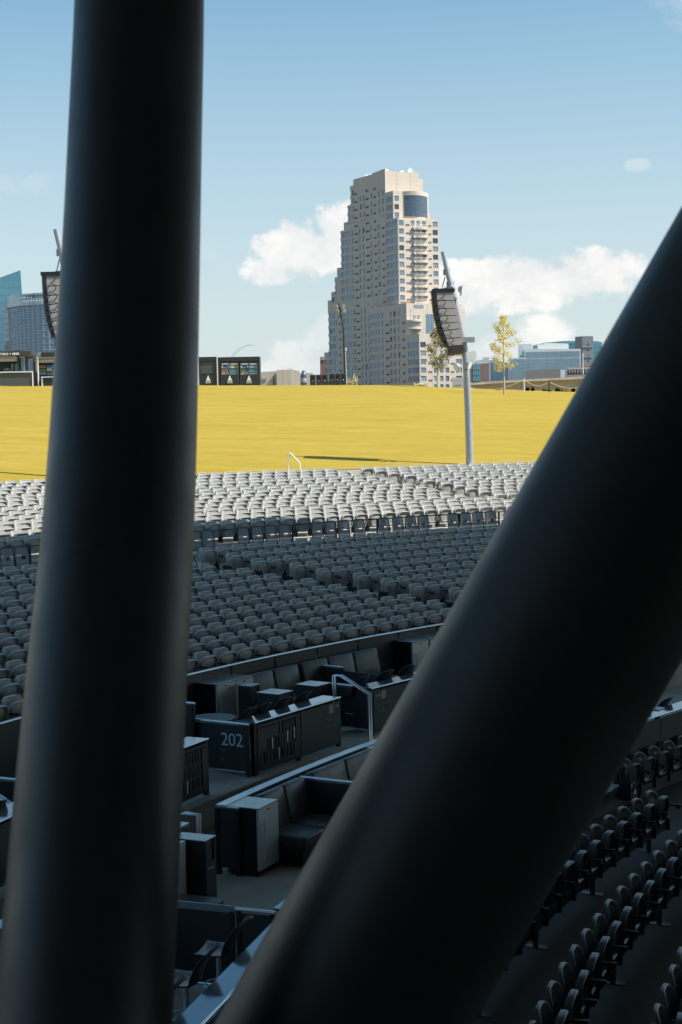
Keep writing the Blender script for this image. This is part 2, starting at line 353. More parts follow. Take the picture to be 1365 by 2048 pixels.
# the two big steel columns near the camera
def axis_column(name, label, a, b, dia, ext):
    A = CAMP(a); B = CAMP(b); d = (B - A); P0 = A - d * ext[0]; P1 = B + d * ext[1]
    base = P0 if P0.z < P1.z else P1
    t_ = thing(name, label, 'column', base)
    mb = MB(); mb.tube([P0 + (P1 - P0) * k / 12 for k in range(13)], dia / 2, 72); o = mb.build('shaft', M['column'], t_, world=True)
    mb = MB(); ax = (P1 - P0).normalized()
    return t_, A, B
def CAMP(p):
    x, y, d = p; r = ray(x, y); return Vector((0, 0, CAM_Z)) + r * (d / r.dot(FW))
CC = [(283, -300, 247), (279.5, 0, 257), (271.5, 250, 265), (263, 500, 274), (250.5, 800, 289), (240.5, 1000, 299), (229.5, 1165, 307), (211, 1400, 322), (189, 1720, 339), (166.5, 2048, 357), (143, 2400, 376)]
CP = [CAMP((x, y, .6 * FPX / w)) for x, y, w in CC]
c1 = thing('steel_column', 'dark steel pipe column rising nearly upright at the left, the thick blurred one', 'column', CP[-1] - Vector((0, 0, 2)))
Qc = []
for i in range(len(CP) - 1):
    p0, p1, p2, p3 = CP[max(i - 1, 0)], CP[i], CP[i + 1], CP[min(i + 2, len(CP) - 1)]
    for k in range(5): t = k / 5; Qc.append(.5 * ((2 * p1) + (-p0 + p2) * t + (2 * p0 - 5 * p1 + 4 * p2 - p3) * t * t + (-p0 + 3 * p1 - 3 * p2 + p3) * t ** 3))
Qc.append(CP[-1]); Qc = [CP[0] + (CP[0] - CP[1]) * 4] + Qc + [CP[-1] + (CP[-1] - CP[-2]) * 3]
mb = MB(); mb.tube(Qc, .3, 72); mb.build('shaft', M['column'], c1, world=True)
ax = (CP[7] - CP[6]).normalized(); nx_ = (ax + Vector((.25, 0, 0))).normalized(); mb = MB(); mb.tube([CP[6] - nx_ * .008, CP[6] + nx_ * .008], .3025, 72); mb.build('weld_seam', M['column'], c1, world=True)
c2, A2, B2 = axis_column('steel_column', 'dark slanting steel pipe brace crossing the right side, leaning to the right', (1605, 441, 5.4), (530, 2320, 5.4), .8, (.55, .35))
for c, A, B, dia, tt in ():
    d = (B - A); P = A + d * tt; ax = d.normalized(); mb = MB(); mb.tube([P - ax * .012, P + ax * .012], dia / 2 + .003, 72); mb.build('weld_seam', M['column'], c, world=True)

# ------------------------------------------------------------------ walls behind the boxes
def seg_wall(name, label, Rw, ths, z0, z1, cap_w, cap_in, gapz=.10):
    mid = pol(Rw, (ths[0] + ths[-1]) / 2); t_ = thing(name, label, 'wall', (mid.x, mid.y, z0))
    for a, b in zip(ths, ths[1:]):
        e = .0008 / Rw * 57.3; pa, pb = pol(Rw, a - .035), pol(Rw, b + .035)
        d = (pb - pa); L = d.length; ang = math.atan2(d.y, d.x); Mx = Matrix.Translation((pa.x, pa.y, 0)) @ Matrix.Rotation(ang, 4, 'Z')
        mb = MB(); mb.box(0, L, -.012, .012, z0 + gapz, z1 - .05, Mx); mb.build('panel', M['panel'], t_, world=True)
        mb = MB(); p = pol(Rw + .01, a); Mp = Matrix.Translation((p.x, p.y, 0)) @ Matrix.Rotation(ang, 4, 'Z'); mb.box(-.025, .025, .02, .07, z0, z1 - .04, Mp); mb.build('post', M['hardware'], t_, world=True)
    mb = MB()
    if cap_w < .05: n_ = int(abs(ths[0] - ths[-1]) / .5); mb.tube([(*pol(Rw, ths[0] + (ths[-1] - ths[0]) * k / n_), z1 - .022) for k in range(n_ + 1)], .024, 10)
    else: mb.arc_bar(Rw - cap_in, Rw + cap_w, ths[0], ths[-1], z1 - .035, z1, .5)
    mb.build('top_cap', M['steel_cap'] if cap_w < .05 else M['ledge'], t_, world=True)
    return t_
seg_wall('divider_wall', 'long charcoal panel wall with a bright steel cap between the grey seats and the upper boxes', 44.05, [73.3 - 1.8 * k for k in range(21)], zh(5.77), zh(4.52), .03, .02)
# lower wall: pieces between the stair openings
seg_wall('divider_wall', 'charcoal panel wall with a broad steel ledge behind the lower box sofa', 39.66, [64.45 - 1.85 * k for k in range(6)], zh(6.29), zh(5.3), .10, .06)
seg_wall('divider_wall', 'charcoal panel wall behind the lower box at the foot of the left column', 39.66, [77 - 1.85 * k for k in range(7)], zh(6.29), zh(5.3), .10, .06)

g = MB(); g.arc_bar(36.44, 36.49, 84, 40, zh(6.64), zh(6.29), 1.0); sk = g.build('skirt_board', M['panel']); tag(sk, 'low charcoal skirting board under the lower box counters', 'skirting')
# below upper boxes: slab nosing of the upper tier
g = MB(); g.arc_bar(40.98, 41.35, 73, 38, zh(5.80), zh(5.765), 1.0); struct(g.build('slab_edge', M['concrete']))
# ------------------------------------------------------------------ seats
def outline(w, H, rt, rb, wb, n=5):
    pts = []
    for (cx, cz, r, a0) in ((w / 2 - rt, H - rt * .8, rt, 0), (-w / 2 + rt, H - rt * .8, rt, 90), (-wb / 2 + rb, rb, rb, 180), (wb / 2 - rb, rb, rb, 270)):
        for k in range(n):
            a = R_(a0 + 90 * k / (n - 1)); pts.append((cx + r * math.cos(a), cz + r * math.sin(a) * (.8 if a0 < 180 else 1)))
    # crowned top edge
    return [(x, z + (.018 * (1 - (2 * x / w) ** 2) if z > H * .6 else 0)) for x, z in pts]
def shell(mb, w, H, rt, rb, wb, layers, place, n=5, curve=.03, mid=0.0):
    o = outline(w, H, rt, rb, wb, n); m = len(o); cz = H * .5; vs = []
    for (s, y) in layers:
        for (x, z) in o:
            X = x * s; Z = cz + (z - cz) * s; vs.append(place(X, y - curve * (2 * X / w) ** 2, Z))
    L = len(layers)
    fs = [(i * m + k, i * m + (k + 1) % m, (i + 1) * m + (k + 1) % m, (i + 1) * m + k) for i in range(L - 1) for k in range(m)]
    mb.add(vs, fs, n > 7)
    c0 = place(0, layers[0][1], cz); c1 = place(0, layers[-1][1] + mid, cz)
    k0 = vs[:m] + [c0]; mb.add(k0, [(m, (k + 1) % m, k) for k in range(m)], False)
    k1 = vs[-m:] + [c1]; mb.add(k1, [(m, k, (k + 1) % m) for k in range(m)], False)
def seat_parts(n=5, hi=True, rd=0.0):
    P = []
    mb = MB()
    shell(mb, .50 - rd * .025, .50, .10 + rd * .06, .07, .44 - rd * .04, [(1, .028), (1.0, .006), (.955 + .01 * rd, -.018), (.90, -.010), (.6, -.002)] if hi else [(1, .026), (1, .004), (.955, -.018), (.88, -.006)],
          lambda x, y, z: Vector((x, -.115 + (z / .50) * .09 + y, .345 + z)), n, .045)
    P.append(('backrest', mb, M['seat']))
    mb = MB()
    shell(mb, .51 - rd * .025, .415, .125 + rd * .05, .10, .42 - rd * .04, [(1, .045), (1.0, -.004 - .014 * rd), (.925 + .02 * rd, -.040), (.875, -.036), (.85, .016), (.5, .000)] if hi else [(1, .05), (1, -.006), (.93, -.040), (.88, -.036), (.85, .028)],
          lambda x, y, z: Vector((x, -.215 - (z / .415) * .05 + y, .365 + z)), n, -.01, -.012)
    P.append(('seat_pan', mb, M['seat_pan']))
    mb = MB()
    if hi: mb.bbox(.275, .315, -.46, -.14, .60, .63, .008); mb.bbox(.272, .303, -.20, -.13, .36, .60, .006); mb.box(.262, .312, -.43, -.37, .565, .60)
    else: mb.box(.275, .315, -.44, -.12, .60, .63)
    P.append(('armrest', mb, M['hardware']))
    mb = MB(); mb.box(.262, .315, -.26, -.08, .20, .40)
    if hi:
        for yy in (-.22, -.16): mb.tube([(.25, yy, .33), (.325, yy, .33)], .022, 8)
    P.append(('bracket', mb, M['hardware']))
    return P
SEATP = [(nm, mb.mesh(nm, mm)) for nm, mb, mm in seat_parts(7, True)]
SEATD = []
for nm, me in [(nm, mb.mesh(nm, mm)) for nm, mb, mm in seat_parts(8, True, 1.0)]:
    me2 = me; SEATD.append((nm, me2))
    if nm in ('backrest', 'seat_pan'): me2.materials[0] = M['seat_shade_tone']
_lo = seat_parts(5, False)
LOW = [(mb, i) for i, (nm, mb, mm) in enumerate(_lo)]
ORD = 'first second third fourth fifth sixth seventh eighth ninth tenth eleventh twelfth thirteenth fourteenth fifteenth sixteenth seventeenth eighteenth nineteenth twentieth twenty-first twenty-second twenty-third twenty-fourth twenty-fifth twenty-sixth twenty-seventh twenty-eighth twenty-ninth thirtieth thirty-first thirty-second thirty-third thirty-fourth thirty-fifth thirty-sixth'.split()
def lp(tab, y):
    for (a, b), (c, d) in zip(tab, tab[1:]):
        if y <= c: return b + (d - b) * (y - a) / (c - a)
    return tab[-1][1]
PLl = [(0, 150), (800, 103), (1400, 50), (2048, -12)]; PLr = [(0, 408), (800, 395), (1400, 372), (2048, 345)]
def zone(x, y):
    'L left strip, M between the columns, R lower right, None hidden'
    if y > 2060 or x < -14 or x > 1379: return None
    if x < lp(PLl, y) + 6: return 'L'
    if x < lp(PLr, y) - 6: return None
    xl = 870 - (y - 1280) * .565 + (0 if y > 900 else 0)
    if x < xl + 8: return 'M'
    xr = xl + 510
    if x > xr - 12 and y > 1300: return 'R'
    return None
SEATS = []      # (kind,row,theta,R,z,x,y,k,zone)
def add_seat(kind, row, th, R, zfloor):
    p = pol(R, th); x, y, d = proj((p.x, p.y, zfloor + .72))
    if d < 3 or x < -700 or x > 2300 or y > 2400: return
    SEATS.append(dict(kind=kind, row=row, th=th, p=(p.x, p.y, zfloor), x=x, y=y, k=FPX / d, zone=zone(x, y)))
SP = .59
STG = [0, .27, .52, .05, .30, .56, .22, .48, .02, .33, .55, .12, .40, .08]
for i, R in enumerate(RG):
    dth = math.degrees(SP / R); tf = 41.55 + .375 * i - (STG[i] - .25) * dth
    k = 0
    while tf - k * dth > 27: add_seat('grey', i, tf - k * dth, R, zh(hr(i) + .85)); k += 1
    tl = tf + math.degrees(1.9 / R); k = 0
    while tl + k * dth < 66: add_seat('grey', i, tl + k * dth, R, zh(hr(i) + .85)); k += 1
for i, R in enumerate(RW):
    dth = math.degrees(SP / R); tf = 28.25 + .075 * i - (STG[(i * 5 + 2) % 14] - .25) * dth; k = 0
    if i >= 3:
        while tf - k * dth > 13: add_seat('white', i, tf - k * dth, R, zh(hw(i) + .85)); k += 1
    tl = tf + math.degrees(1.75 / R) - (2 * dth if i < 2 else dth if i == 2 else 0); k = 0
    while tl + k * dth < 60: add_seat('white', i, tl + k * dth, R, zh(hw(i) + .85)); k += 1
LOWR = [(36.45, 53.3, None, -1, 49), (35.1, 56.45, 80, 0, None), (33.88, 54.0, 80, 1, None), (32.75, 56.0, 84, 2, None), (31.6, 60.0, 86, 3, None)]
FLOW = zh(6.65)
for R, ts, te, row, tmin in LOWR:
    dth = math.degrees(.575 / R)
    if te is None:
        k = 0
        while ts - k * dth > 44: add_seat('low', row, ts - k * dth, R, FLOW); k += 1
    else:
        k = 0
        while ts + k * dth < te: add_seat('low', row, ts + k * dth, R, FLOW); k += 1
vis = [s for s in SEATS if s['zone']]
vis.sort(key=lambda s: -s['k'])
big = vis[:298]
for s in big: s['big'] = True
print('seats', len(SEATS), 'visible', len(vis), 'smallest k of singles', big[-1]['k'])
for kind in ('grey', 'white', 'low'):
    rows = sorted({s['row'] for s in SEATS if s['kind'] == kind})
    for r in rows:
        for zn in 'LMR':
            ss = sorted([s for s in vis if s['kind'] == kind and s['row'] == r and s['zone'] == zn], key=lambda s: s['x'])
            for n_, s in enumerate(ss):
                if kind == 'low':
                    rn = {-1: 'short row below the counter at the right edge', 0: 'row nearest the boxes at lower right', 1: 'second row of the dark lower right seats', 2: 'third row of the dark lower right seats', 3: 'last row at the bottom right corner'}[r]
                    side = '%s from the left' % ORD[n_]
                else:
                    rn = ('row directly above the box wall' if r == 0 else '%s row above the box wall' % ORD[r]) if kind == 'grey' else 'sunlit row %s above the cross aisle' % ORD[r]
                    side = ('%s left of the upright column' % ORD[len(ss) - 1 - n_]) if zn == 'L' else ('%s right of the upright column' % ORD[n_] if zn == 'M' else '%s beyond the slanting brace' % ORD[n_])
                s['label'] = ('folded %s seat, %s, %s' % ('pale' if kind == 'white' else 'grey', side, rn))
_gn = {'grey': 'folded grey seats in the shaded rows above the boxes', 'white': 'seats in the sunlit rows', 'low': 'dark folded seats at lower right below the columns'}
for s in SEATS:
    if not s.get('big'): continue
    e = thing('stadium_seat', s['label'], 'seat', s['p'], R_(s['th'] + random.uniform(-1.6, 1.6)), _gn[s['kind']])
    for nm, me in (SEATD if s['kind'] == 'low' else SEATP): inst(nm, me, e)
for kind, nm, lab in (('white', 'sunlit_seats', 'hundreds of pale folded seats in curved sunlit rows below the lawn'), ('grey', 'shaded_seats', 'more distant folded grey seats of the shaded rows'), ('low', 'floor_seats', 'further folded seats on the dark floor')):
    rest = [s for s in SEATS if s['kind'] == kind and not s.get('big')]
    if not rest: continue
    vs = []; fs = []; mi = []; sm_ = []
    for s in rest:
        Mx = Matrix.Translation(s['p']) @ Matrix.Rotation(R_(s['th'] + random.uniform(-1.6, 1.6)), 4, 'Z')
        for mb, idx in LOW:
            o = len(vs); vs += [tuple(Mx @ Vector(v)) for v in mb.v]; fs += [tuple(i + o for i in f) for f in mb.f]; mi += [idx] * len(mb.f); sm_ += mb.sm
    me = bpy.data.meshes.new(nm); me.from_pydata(vs, [], fs); me.update()
    for x in (('seat', 'seat_pan', 'hardware', 'hardware') if kind != 'low' else ('seat_shade_tone', 'seat_shade_tone', 'hardware', 'hardware')): me.materials.append(M[x])
    me.polygons.foreach_set('material_index', mi); me.polygons.foreach_set('use_smooth', sm_)
    bm = bmesh.new(); bm.from_mesh(me); bmesh.ops.recalc_face_normals(bm, faces=bm.faces[:]); bm.to_mesh(me); bm.free()
    o = bpy.data.objects.new(nm, me); COL.objects.link(o); tag(o, lab, 'seats', kind='stuff')

# beams the seats hang on (lower right rows), with floor posts
for R, ts, te, row, tmin in LOWR:
    a, b = (ts + .3, 44) if te is None else (te, ts - .3)
    mid = pol(R, (a + b) / 2)
    rn = {-1: 'under the short seat row at the right edge', 0: 'under the seat row nearest the boxes', 1: 'under the second seat row at lower right', 2: 'under the third seat row at lower right', 3: 'under the bottom right corner seats'}[row]
    t_ = thing('seat_beam', 'long dark steel beam on posts ' + rn, 'beam', (mid.x, mid.y, FLOW), group='beams under the lower right seats')
    mb = MB(); mb.arc_bar(R - .22, R - .12, a, b, FLOW + .22, FLOW + .32, .5); mb.build('beam', M['paint'], t_, world=True)
    k = min(a, b) + .9
    while k < max(a, b):
        p = pol(R - .17, k); mb = MB(); Mx = Matrix.Translation((p.x, p.y, FLOW)) @ Matrix.Rotation(R_(k), 4, 'Z')
        mb.box(-.03, .03, -.03, .03, 0, .22, Mx); mb.box(-.06, .06, -.16, .16, 0, .012, Mx); mb.build('post', M['paint'], t_, world=True); k += 3.9
# end-of-row panels with the white triangle mark
TRI = MB(); TRI.add([(-.045, -.001, -.05), (.045, -.001, -.05), (0, -.001, .05)], [(0, 1, 2)]); 
def end_panel(R, th, zf, label, grp):
    p = pol(R, th); t_ = thing('row_end_panel', label, 'panel', (p.x, p.y, zf), R_(th), grp)
    mb = MB(); mb.bbox(-.015, .015, -.36, -.14, .22, .56, .006); mb.build('plate', M['black'], t_)
    mb = MB(); mb.box(-.07, .05, -.44, -.425, .36, .54); mb.build('sign_plate', M['black'], t_)
    mb = MB(); mb.add([(-.065, -.443, .36), (.025, -.443, .36), (-.02, -.443, .46)], [(0, 1, 2)]); mb.build('triangle_mark', M['letter'], t_)
_tri = TRI
for i in range(2, 10):
    R = RG[i]; tf = 41.55 + .375 * i + math.degrees(.36 / R)
    end_panel(R, tf, zh(hr(i) + .85), 'dark end panel with a pale triangle beside the stair, %s row up' % ORD[i], 'row end panels along the grey stair')
for i in range(4, 14):
    R = RW[i]; tf = 28.25 + .075 * i + math.degrees(.34 / R)
    p = pol(R, tf); t_ = thing('row_end_panel', 'brown end panel of the sunlit rows, %s row above the cross aisle' % ORD[i], 'panel', (p.x, p.y, zh(hw(i) + .85)), R_(tf), 'row end panels along the sunlit stair')
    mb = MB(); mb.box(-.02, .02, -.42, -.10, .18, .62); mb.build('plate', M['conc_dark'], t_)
pp = 53.3 + math.degrees(.36 / 36.45)
end_panel(36.45, pp, FLOW, 'dark end panel with a pale triangle under the right edge counter', 'row end panel lower right')

# loose mesh-back chairs on the platform in front of the rail
def mesh_chair():
    P = []
    mb = MB(); fr = [(-.22, .0, .42), (-.225, .03, .70), (-.20, .06, .93), (-.15, .065, .96), (.15, .065, .96), (.20, .06, .93), (.225, .03, .70), (.22, 0, .42)]
    mb.tube(fr, .014, 6); mb.tube([(-.22, 0, .42), (-.23, -.42, .44), (.23, -.42, .44), (.22, 0, .42)], .014, 6); mb.build
    P.append(('frame', mb, M['hardware']))
    mb = MB()
    z0, z1, s0, s1 = .50, .945, .62, .70
    def y(z): return .0 + (z - .42) / .54 * .062
    def quad(x0, x1, a, b): mb.add([(x0, y(a), a), (x1, y(a), a), (x1, y(b), b), (x0, y(b), b), (x0, y(a) + .012, a), (x1, y(a) + .012, a), (x1, y(b) + .012, b), (x0, y(b) + .012, b)], [(0, 1, 2, 3), (7, 6, 5, 4), (0, 4, 5, 1), (1, 5, 6, 2), (2, 6, 7, 3), (3, 7, 4, 0)])
    quad(-.205, .205, s1, z1); quad(-.205, .205, z0, s0); quad(-.205, -.02, s0, s1); quad(.12, .205, s0, s1)
    P.append(('back_mesh', mb, M['mesh']))
    mb = MB()
    for k in range(9): x = -.18 + k * .045; mb.box(x - .014, x + .014, -.41, 0, .435, .447)
    mb.box(-.20, .20, -.02, .0, .432, .449); mb.box(-.20, .20, -.42, -.40, .432, .449); P.append(('slatted_seat', mb, M['mesh']))
    for sx in (-1, 1):
        mb = MB(); mb.tube([(sx * .215, -.40, .43), (sx * .225, .06, 0)], .012, 6); P.append(('leg', mb, M['hardware']))
        mb = MB(); mb.tube([(sx * .215, 0, .46), (sx * .235, -.36, 0)], .012, 6); P.append(('leg', mb, M['hardware']))
    return [(nm, mb.mesh(nm, mm)) for nm, mb, mm in P]
MC = mesh_chair()
zc = zh(3.77)
cnt = 0
CH = []
for px in (392, 418, 488, 516, 543, 571, 636, 664, 690, 719, 770, 797, 823, 849, 907, 932, 957, 982, 15, 45):
    best = min((abs(proj((*pol(54.4, a / 20), zc + .9))[0] - px), a / 20) for a in range(25 * 20, 56 * 20))
    CH.append((px, best[1]))
for px, th in sorted(CH):
    p = pol(54.4, th)
    if px < 100: lab = 'loose dark mesh chair at the left edge, %s' % ('nearer the frame edge' if px == 15 else 'nearer the upright column')
    else: lab = 'loose dark mesh-back chair at the aisle rail, %s from the upright column' % ORD[cnt]; cnt += 1
    e = thing('mesh_chair', lab, 'chair', (p.x, p.y, zc), R_(th + random.uniform(-2, 2)), 'loose mesh chairs on the wheelchair platform')
    for nm, me in MC: inst(nm, me, e)
# aisle rail
def rail(name, label, R, t0, t1, zf, zt, step, m=M['paint'], r=.022, mid=False):
    md = pol(R, (t0 + t1) / 2); t_ = thing(name, label, 'railing', (md.x, md.y, zf))
    n = max(2, int(abs(t1 - t0) / .8)); mb = MB(); mb.tube([(*pol(R, t0 + (t1 - t0) * k / n), zt) for k in range(n + 1)], r, 6); mb.build('top_rail', m, t_, world=True)
    n = max(1, round(abs(t1 - t0) * R / 57.3 / step))
    for k in range(n + 1):
        p = pol(R, t0 + (t1 - t0) * k / n); mb = MB(); mb.box(p.x - .03, p.x + .03, p.y - .03, p.y + .03, zf, zt - .01); mb.build('post', m, t_, world=True)
    return t_
rail('aisle_rail', 'thin dark rail along the cross aisle between shaded and sunlit seats', 55.0, 45.5, 29.6, zc, zh(2.88), 1.62)
rail('aisle_rail', 'thin dark rail along the cross aisle at the left edge', 55.0, 53.5, 48.4, zc, zh(2.88), 1.7)
# ------------------------------------------------------------------ box furniture
ZA, ZB = zh(5.76), zh(6.30)
def fridge(th, R, z, label, h=1.02, w=.56, dd=.56, grp='undercounter drinks fridges in the boxes'):
    p = pol(R, th); e = thing('drinks_fridge', label, 'fridge', (p.x, p.y, z), R_(th), grp)
    mb = MB(); mb.bbox(-w / 2, w / 2, -dd / 2 + .045, dd / 2, .02, h - .02, .006); mb.build('cabinet', M['black'], e)
    mb = MB(); mb.bbox(-w / 2 - .005, w / 2 + .005, -dd / 2 + .0, dd / 2 + .005, h - .018, h, .004); mb.build('top', M['steel_top'], e)
    mb = MB(); mb.bbox(-w / 2, w / 2, -dd / 2, -dd / 2 + .042, .09, h - .022, .006); o = mb.build('door', M['steel'], e)
    mb = MB(); mb.tube([(-w / 2 + .07, -dd / 2 - .05, .22), (-w / 2 + .07, -dd / 2 - .05, .80)], .013, 8)
    for zz in (.26, .76): mb.tube([(-w / 2 + .07, -dd / 2 - .05, zz), (-w / 2 + .07, -dd / 2, zz)], .009, 6)
    mb.build('handle', M['steel'], o)
    mb = MB(); mb.box(-.05, .03, -dd / 2 - .003, -dd / 2 + .01, h - .075, h - .055); mb.build('badge', M['black'], o)
    mb = MB(); mb.box(-w / 2 + .02, w / 2 - .02, -dd / 2 + .06, dd / 2 - .05, 0.0, .02); mb.build('plinth', M['black'], e)
    return e
def bin_cabinet(th, R, z, label, h=.95, w=.46, dd=.50):
    p = pol(R, th); e = thing('side_cabinet', label, 'cabinet', (p.x, p.y, z), R_(th), 'dark side cabinets in the boxes')
    mb = MB()
    mb.bbox(-w / 2, w / 2, -dd / 2 + .02, dd / 2, .03, h - .02, .006)
    mb.build('body', M['panel'], e)
    mb = MB(); mb.bbox(-w / 2 - .01, w / 2 + .01, -dd / 2 - .005, dd / 2 + .01, h - .02, h, .004); mb.build('top', M['steel_top'], e)
    mb = MB(); x0, x1, y = -w / 2, w / 2, -dd / 2
    mb.box(x0, x1, y, y + .018, .05, h - .32); mb.build('door', M['panel'], e)
    mb = MB(); mb.box(x0, x0 + .05, y, y + .018, h - .30, h - .025); mb.box(x1 - .05, x1, y, y + .018, h - .30, h - .025); mb.box(x0, x1, y, y + .018, h - .32, h - .30); mb.build('opening_frame', M['paint'], e)
    mb = MB(); mb.box(-.09, .07, y - .006, y, h - .40, h - .385); mb.build('handle', M['steel_cap'], e)
    return e
def sofa(th0, th1, R, z, ncush, label, depth=.72, seatn=None, left_arm=False):
    "sofa along the wall, th0 the left end"
    thm = (th0 + th1) / 2; p = pol(R, thm); L = 2 * R * math.sin(R_(abs(th0 - th1)) / 2); e = thing('sofa', label, 'sofa', (p.x, p.y, z), R_(thm), 'black vinyl sofas in the boxes')
    mb = MB(); mb.bbox(-L / 2, L / 2, -depth, 0.0, .07, .28, .01); mb.build('base', M['black'], e)
    w = L / ncush
    for k in range(ncush):
        x0 = -L / 2 + k * w + .006; x1 = x0 + w - .012
        e_ = MB(); Mt = Matrix.Translation((0, -.16, .40)) @ Matrix.Rotation(R_(-13), 4, 'X')
        cushion(e_, x0, x1, -.16, .02, 0, .60, Mt, .045); e_.build('back_cushion', M['vinyl'], e)
        e_ = MB(); cushion(e_, x0, x1, -depth - .03, -.12, .27, .46, None, .05); e_.build('seat_cushion', M['vinyl'], e)
    return e
def cushion(mb, x0, x1, y0, y1, z0, z1, Mx, b):
    bm = bmesh.new(); bmesh.ops.create_cube(bm, size=1)
    for v in bm.verts: v.co = Vector(((x0 + x1) / 2 + v.co.x * (x1 - x0), (y0 + y1) / 2 + v.co.y * (y1 - y0), (z0 + z1) / 2 + v.co.z * (z1 - z0)))
    bmesh.ops.bevel(bm, geom=bm.edges[:], offset=b, segments=3, affect='EDGES', profile=.55)
    bmesh.ops.subdivide_edges(bm, edges=[e for e in bm.edges if e.calc_length() > (x1 - x0) * .5], cuts=3, use_grid_fill=True)
    cx, cy, cz = (x0 + x1) / 2, (y0 + y1) / 2, (z0 + z1) / 2
    for v in bm.verts:                        # slight crown
        q = v.co; fx = max(0, 1 - (2 * (q.x - cx) / (x1 - x0)) ** 2); fz = max(0, 1 - (2 * (q.z - cz) / (z1 - z0)) ** 2); fy = max(0, 1 - (2 * (q.y - cy) / (y1 - y0)) ** 2)
        if (y1 - y0) < (z1 - z0): q.y -= .03 * fx * fz
        else: q.z += .02 * fx * fy
    bm.verts.index_update()
    mb.add([(v.co.copy() if Mx is None else Mx @ v.co) for v in bm.verts], [[v.index for v in f.verts] for f in bm.faces], True); bm.free()
def stool_parts():
    P = []; mb = MB(); nu, nv = 9, 14; prof = []
    for j in range(nv + 1):
        t = j / nv
        if t < .42: s = t / .42; prof.append((-.20 + .34 * s, .64 - .012 * math.sin(PI * s)))
        else: s = (t - .42) / .58; prof.append((.14 + .04 * math.sin(s * 1.5) + .20 * s * s, .64 + .43 * s - .05 * s * s * s))
    vs = []
    for layer in (0, 1):
        for j, (y, z) in enumerate(prof):
            t = j / nv; w = .215 if t < .7 else .215 * math.sqrt(max(.04, 1 - ((t - .7) / .305) ** 3.2))
            for i in range(nu + 1):
                u = -1 + 2 * i / nu; c = .05 * u * u
                vs.append((u * w, y - (c if t > .42 else 0) + (.014 if layer else 0) * (1 if t > .42 else 0), z + (c * .5 if t <= .42 else 0) - (.014 if layer else 0) * (0 if t > .42 else 1)))
    m = (nu + 1); n_ = m * (nv + 1)
    fs = []
    for j in range(nv):
        for i in range(nu):
            a = j * m + i; fs.append((a, a + 1, a + m + 1, a + m)); fs.append((n_ + a, n_ + a + m, n_ + a + m + 1, n_ + a + 1))
    rim = [i for i in range(m)] + [j * m + nu for j in range(1, nv + 1)] + [nv * m + i for i in range(nu - 1, -1, -1)] + [j * m for j in range(nv - 1, 0, -1)]
    for a, b_ in zip(rim, rim[1:] + rim[:1]): fs.append((a, b_, b_ + n_, a + n_))
    mb.add(vs, fs, True); P.append(('shell', mb, M['stool']))
    mb = MB(); mb.lathe([(.21, 0), (.21, .012), (.05, .03), (.028, .05), (.028, .60), (.06, .62), (.09, .628)], 16); P.append(('pedestal', mb, M['steel']))
    mb = MB(); pts = [(.16 * math.cos(a), .16 * math.sin(a), .28) for a in [2 * PI * k / 12 for k in range(13)]]; mb.tube(pts, .01, 6); P.append(('footrest', mb, M['steel']))
    return [(nm, mb.mesh(nm, mm)) for nm, mb, mm in P]
STOOL = stool_parts()
def stool(th, R, z, label, dz=0, rot=0):
    p = pol(R, th); e = thing('bar_stool', label, 'stool', (p.x, p.y, z), R_(th + rot + 180), 'curved-shell bar stools at the box counters')
    for nm, me in STOOL: inst(nm, me, e)
    return e
def card(th, R, z, label, w=.27, d=.13):
    p = pol(R, th); e = thing('menu_card', label, 'card', (p.x, p.y, z), R_(th + random.uniform(-3, 3)), 'white cards on the box counters')
    mb = MB(); Mx = Matrix.Rotation(R_(3), 4, 'X'); mb.box(-w / 2, w / 2, -d / 2, d / 2, .012, .018, Mx); mb.build('sheet', M['card'], e)
    mb = MB(); mb.box(-w / 2 + .01, w / 2 - .01, -d / 2 + .01, d / 2 - .01, 0, .010); mb.build('holder', M['steel_cap'], e)
PERF = None
def perf_panel(e, x0, x1, z0, z1, y, seed, lights):
    "charcoal panel with three staggered tiers of upright slots"
    rnd = random.Random(seed); mb = MB(); rows = 3; hh = (z1 - z0 - .12) / rows; W = x1 - x0
    mb.box(x0, x1, y - .006, y + .006, z1 - .05, z1); mb.box(x0, x1, y - .006, y + .006, z0, z0 + .05)
    mb.box(x0, x0 + .05, y - .006, y + .006, z0 + .05, z1 - .05); mb.box(x1 - .04, x1, y - .006, y + .006, z0 + .05, z1 - .05)
    lb = []
    for r in range(rows):
        a = z0 + .05 + r * hh; b = a + hh; xs = x0 + .05; span = {0: (.02, .98), 1: (.22, .97), 2: (.50, .96)}[r]
        X = x0 + W * span[0]; mb.box(xs, max(xs + .01, X), y - .006, y + .006, a, b); X = max(X, xs + .01)
        k = 0
        while X < x0 + W * span[1] - .06 and X < x1 - .1:
            wslot = rnd.choice([.025, .03, .045]); wsolid = rnd.choice([.035, .05, .07])
            pass
            mb.box(X, X + wslot, y - .006, y + .006, a, a + .015)
            X2 = min(X + wslot + wsolid, x1 - .04); mb.box(X + wslot, X2, y - .006, y + .006, a, b); X = X2; k += 1
        if X < x1 - .04: mb.box(X, x1 - .04, y - .006, y + .006, a, b)
    stuff(mb.build('slotted_panel', M['panel'], e))
    mb = MB(); mb.box(x0 + .01, x1 - .01, y + .03, y + .036, z0, z1); mb.build('slot_shade_sheet', M['black'], e)  # dark sheet added in place of the shaded interior behind the slots
    for fx, r in lights:
        m2 = MB(); xx = x0 + W * fx; zz = z0 + .06 + r * hh; m2.box(xx, xx + .028, y - .010, y - .0065, zz, zz + hh * .92); m2.build('slot_light_strip', M['slotlight'], e)  # pale strips stand for light seen through the slots
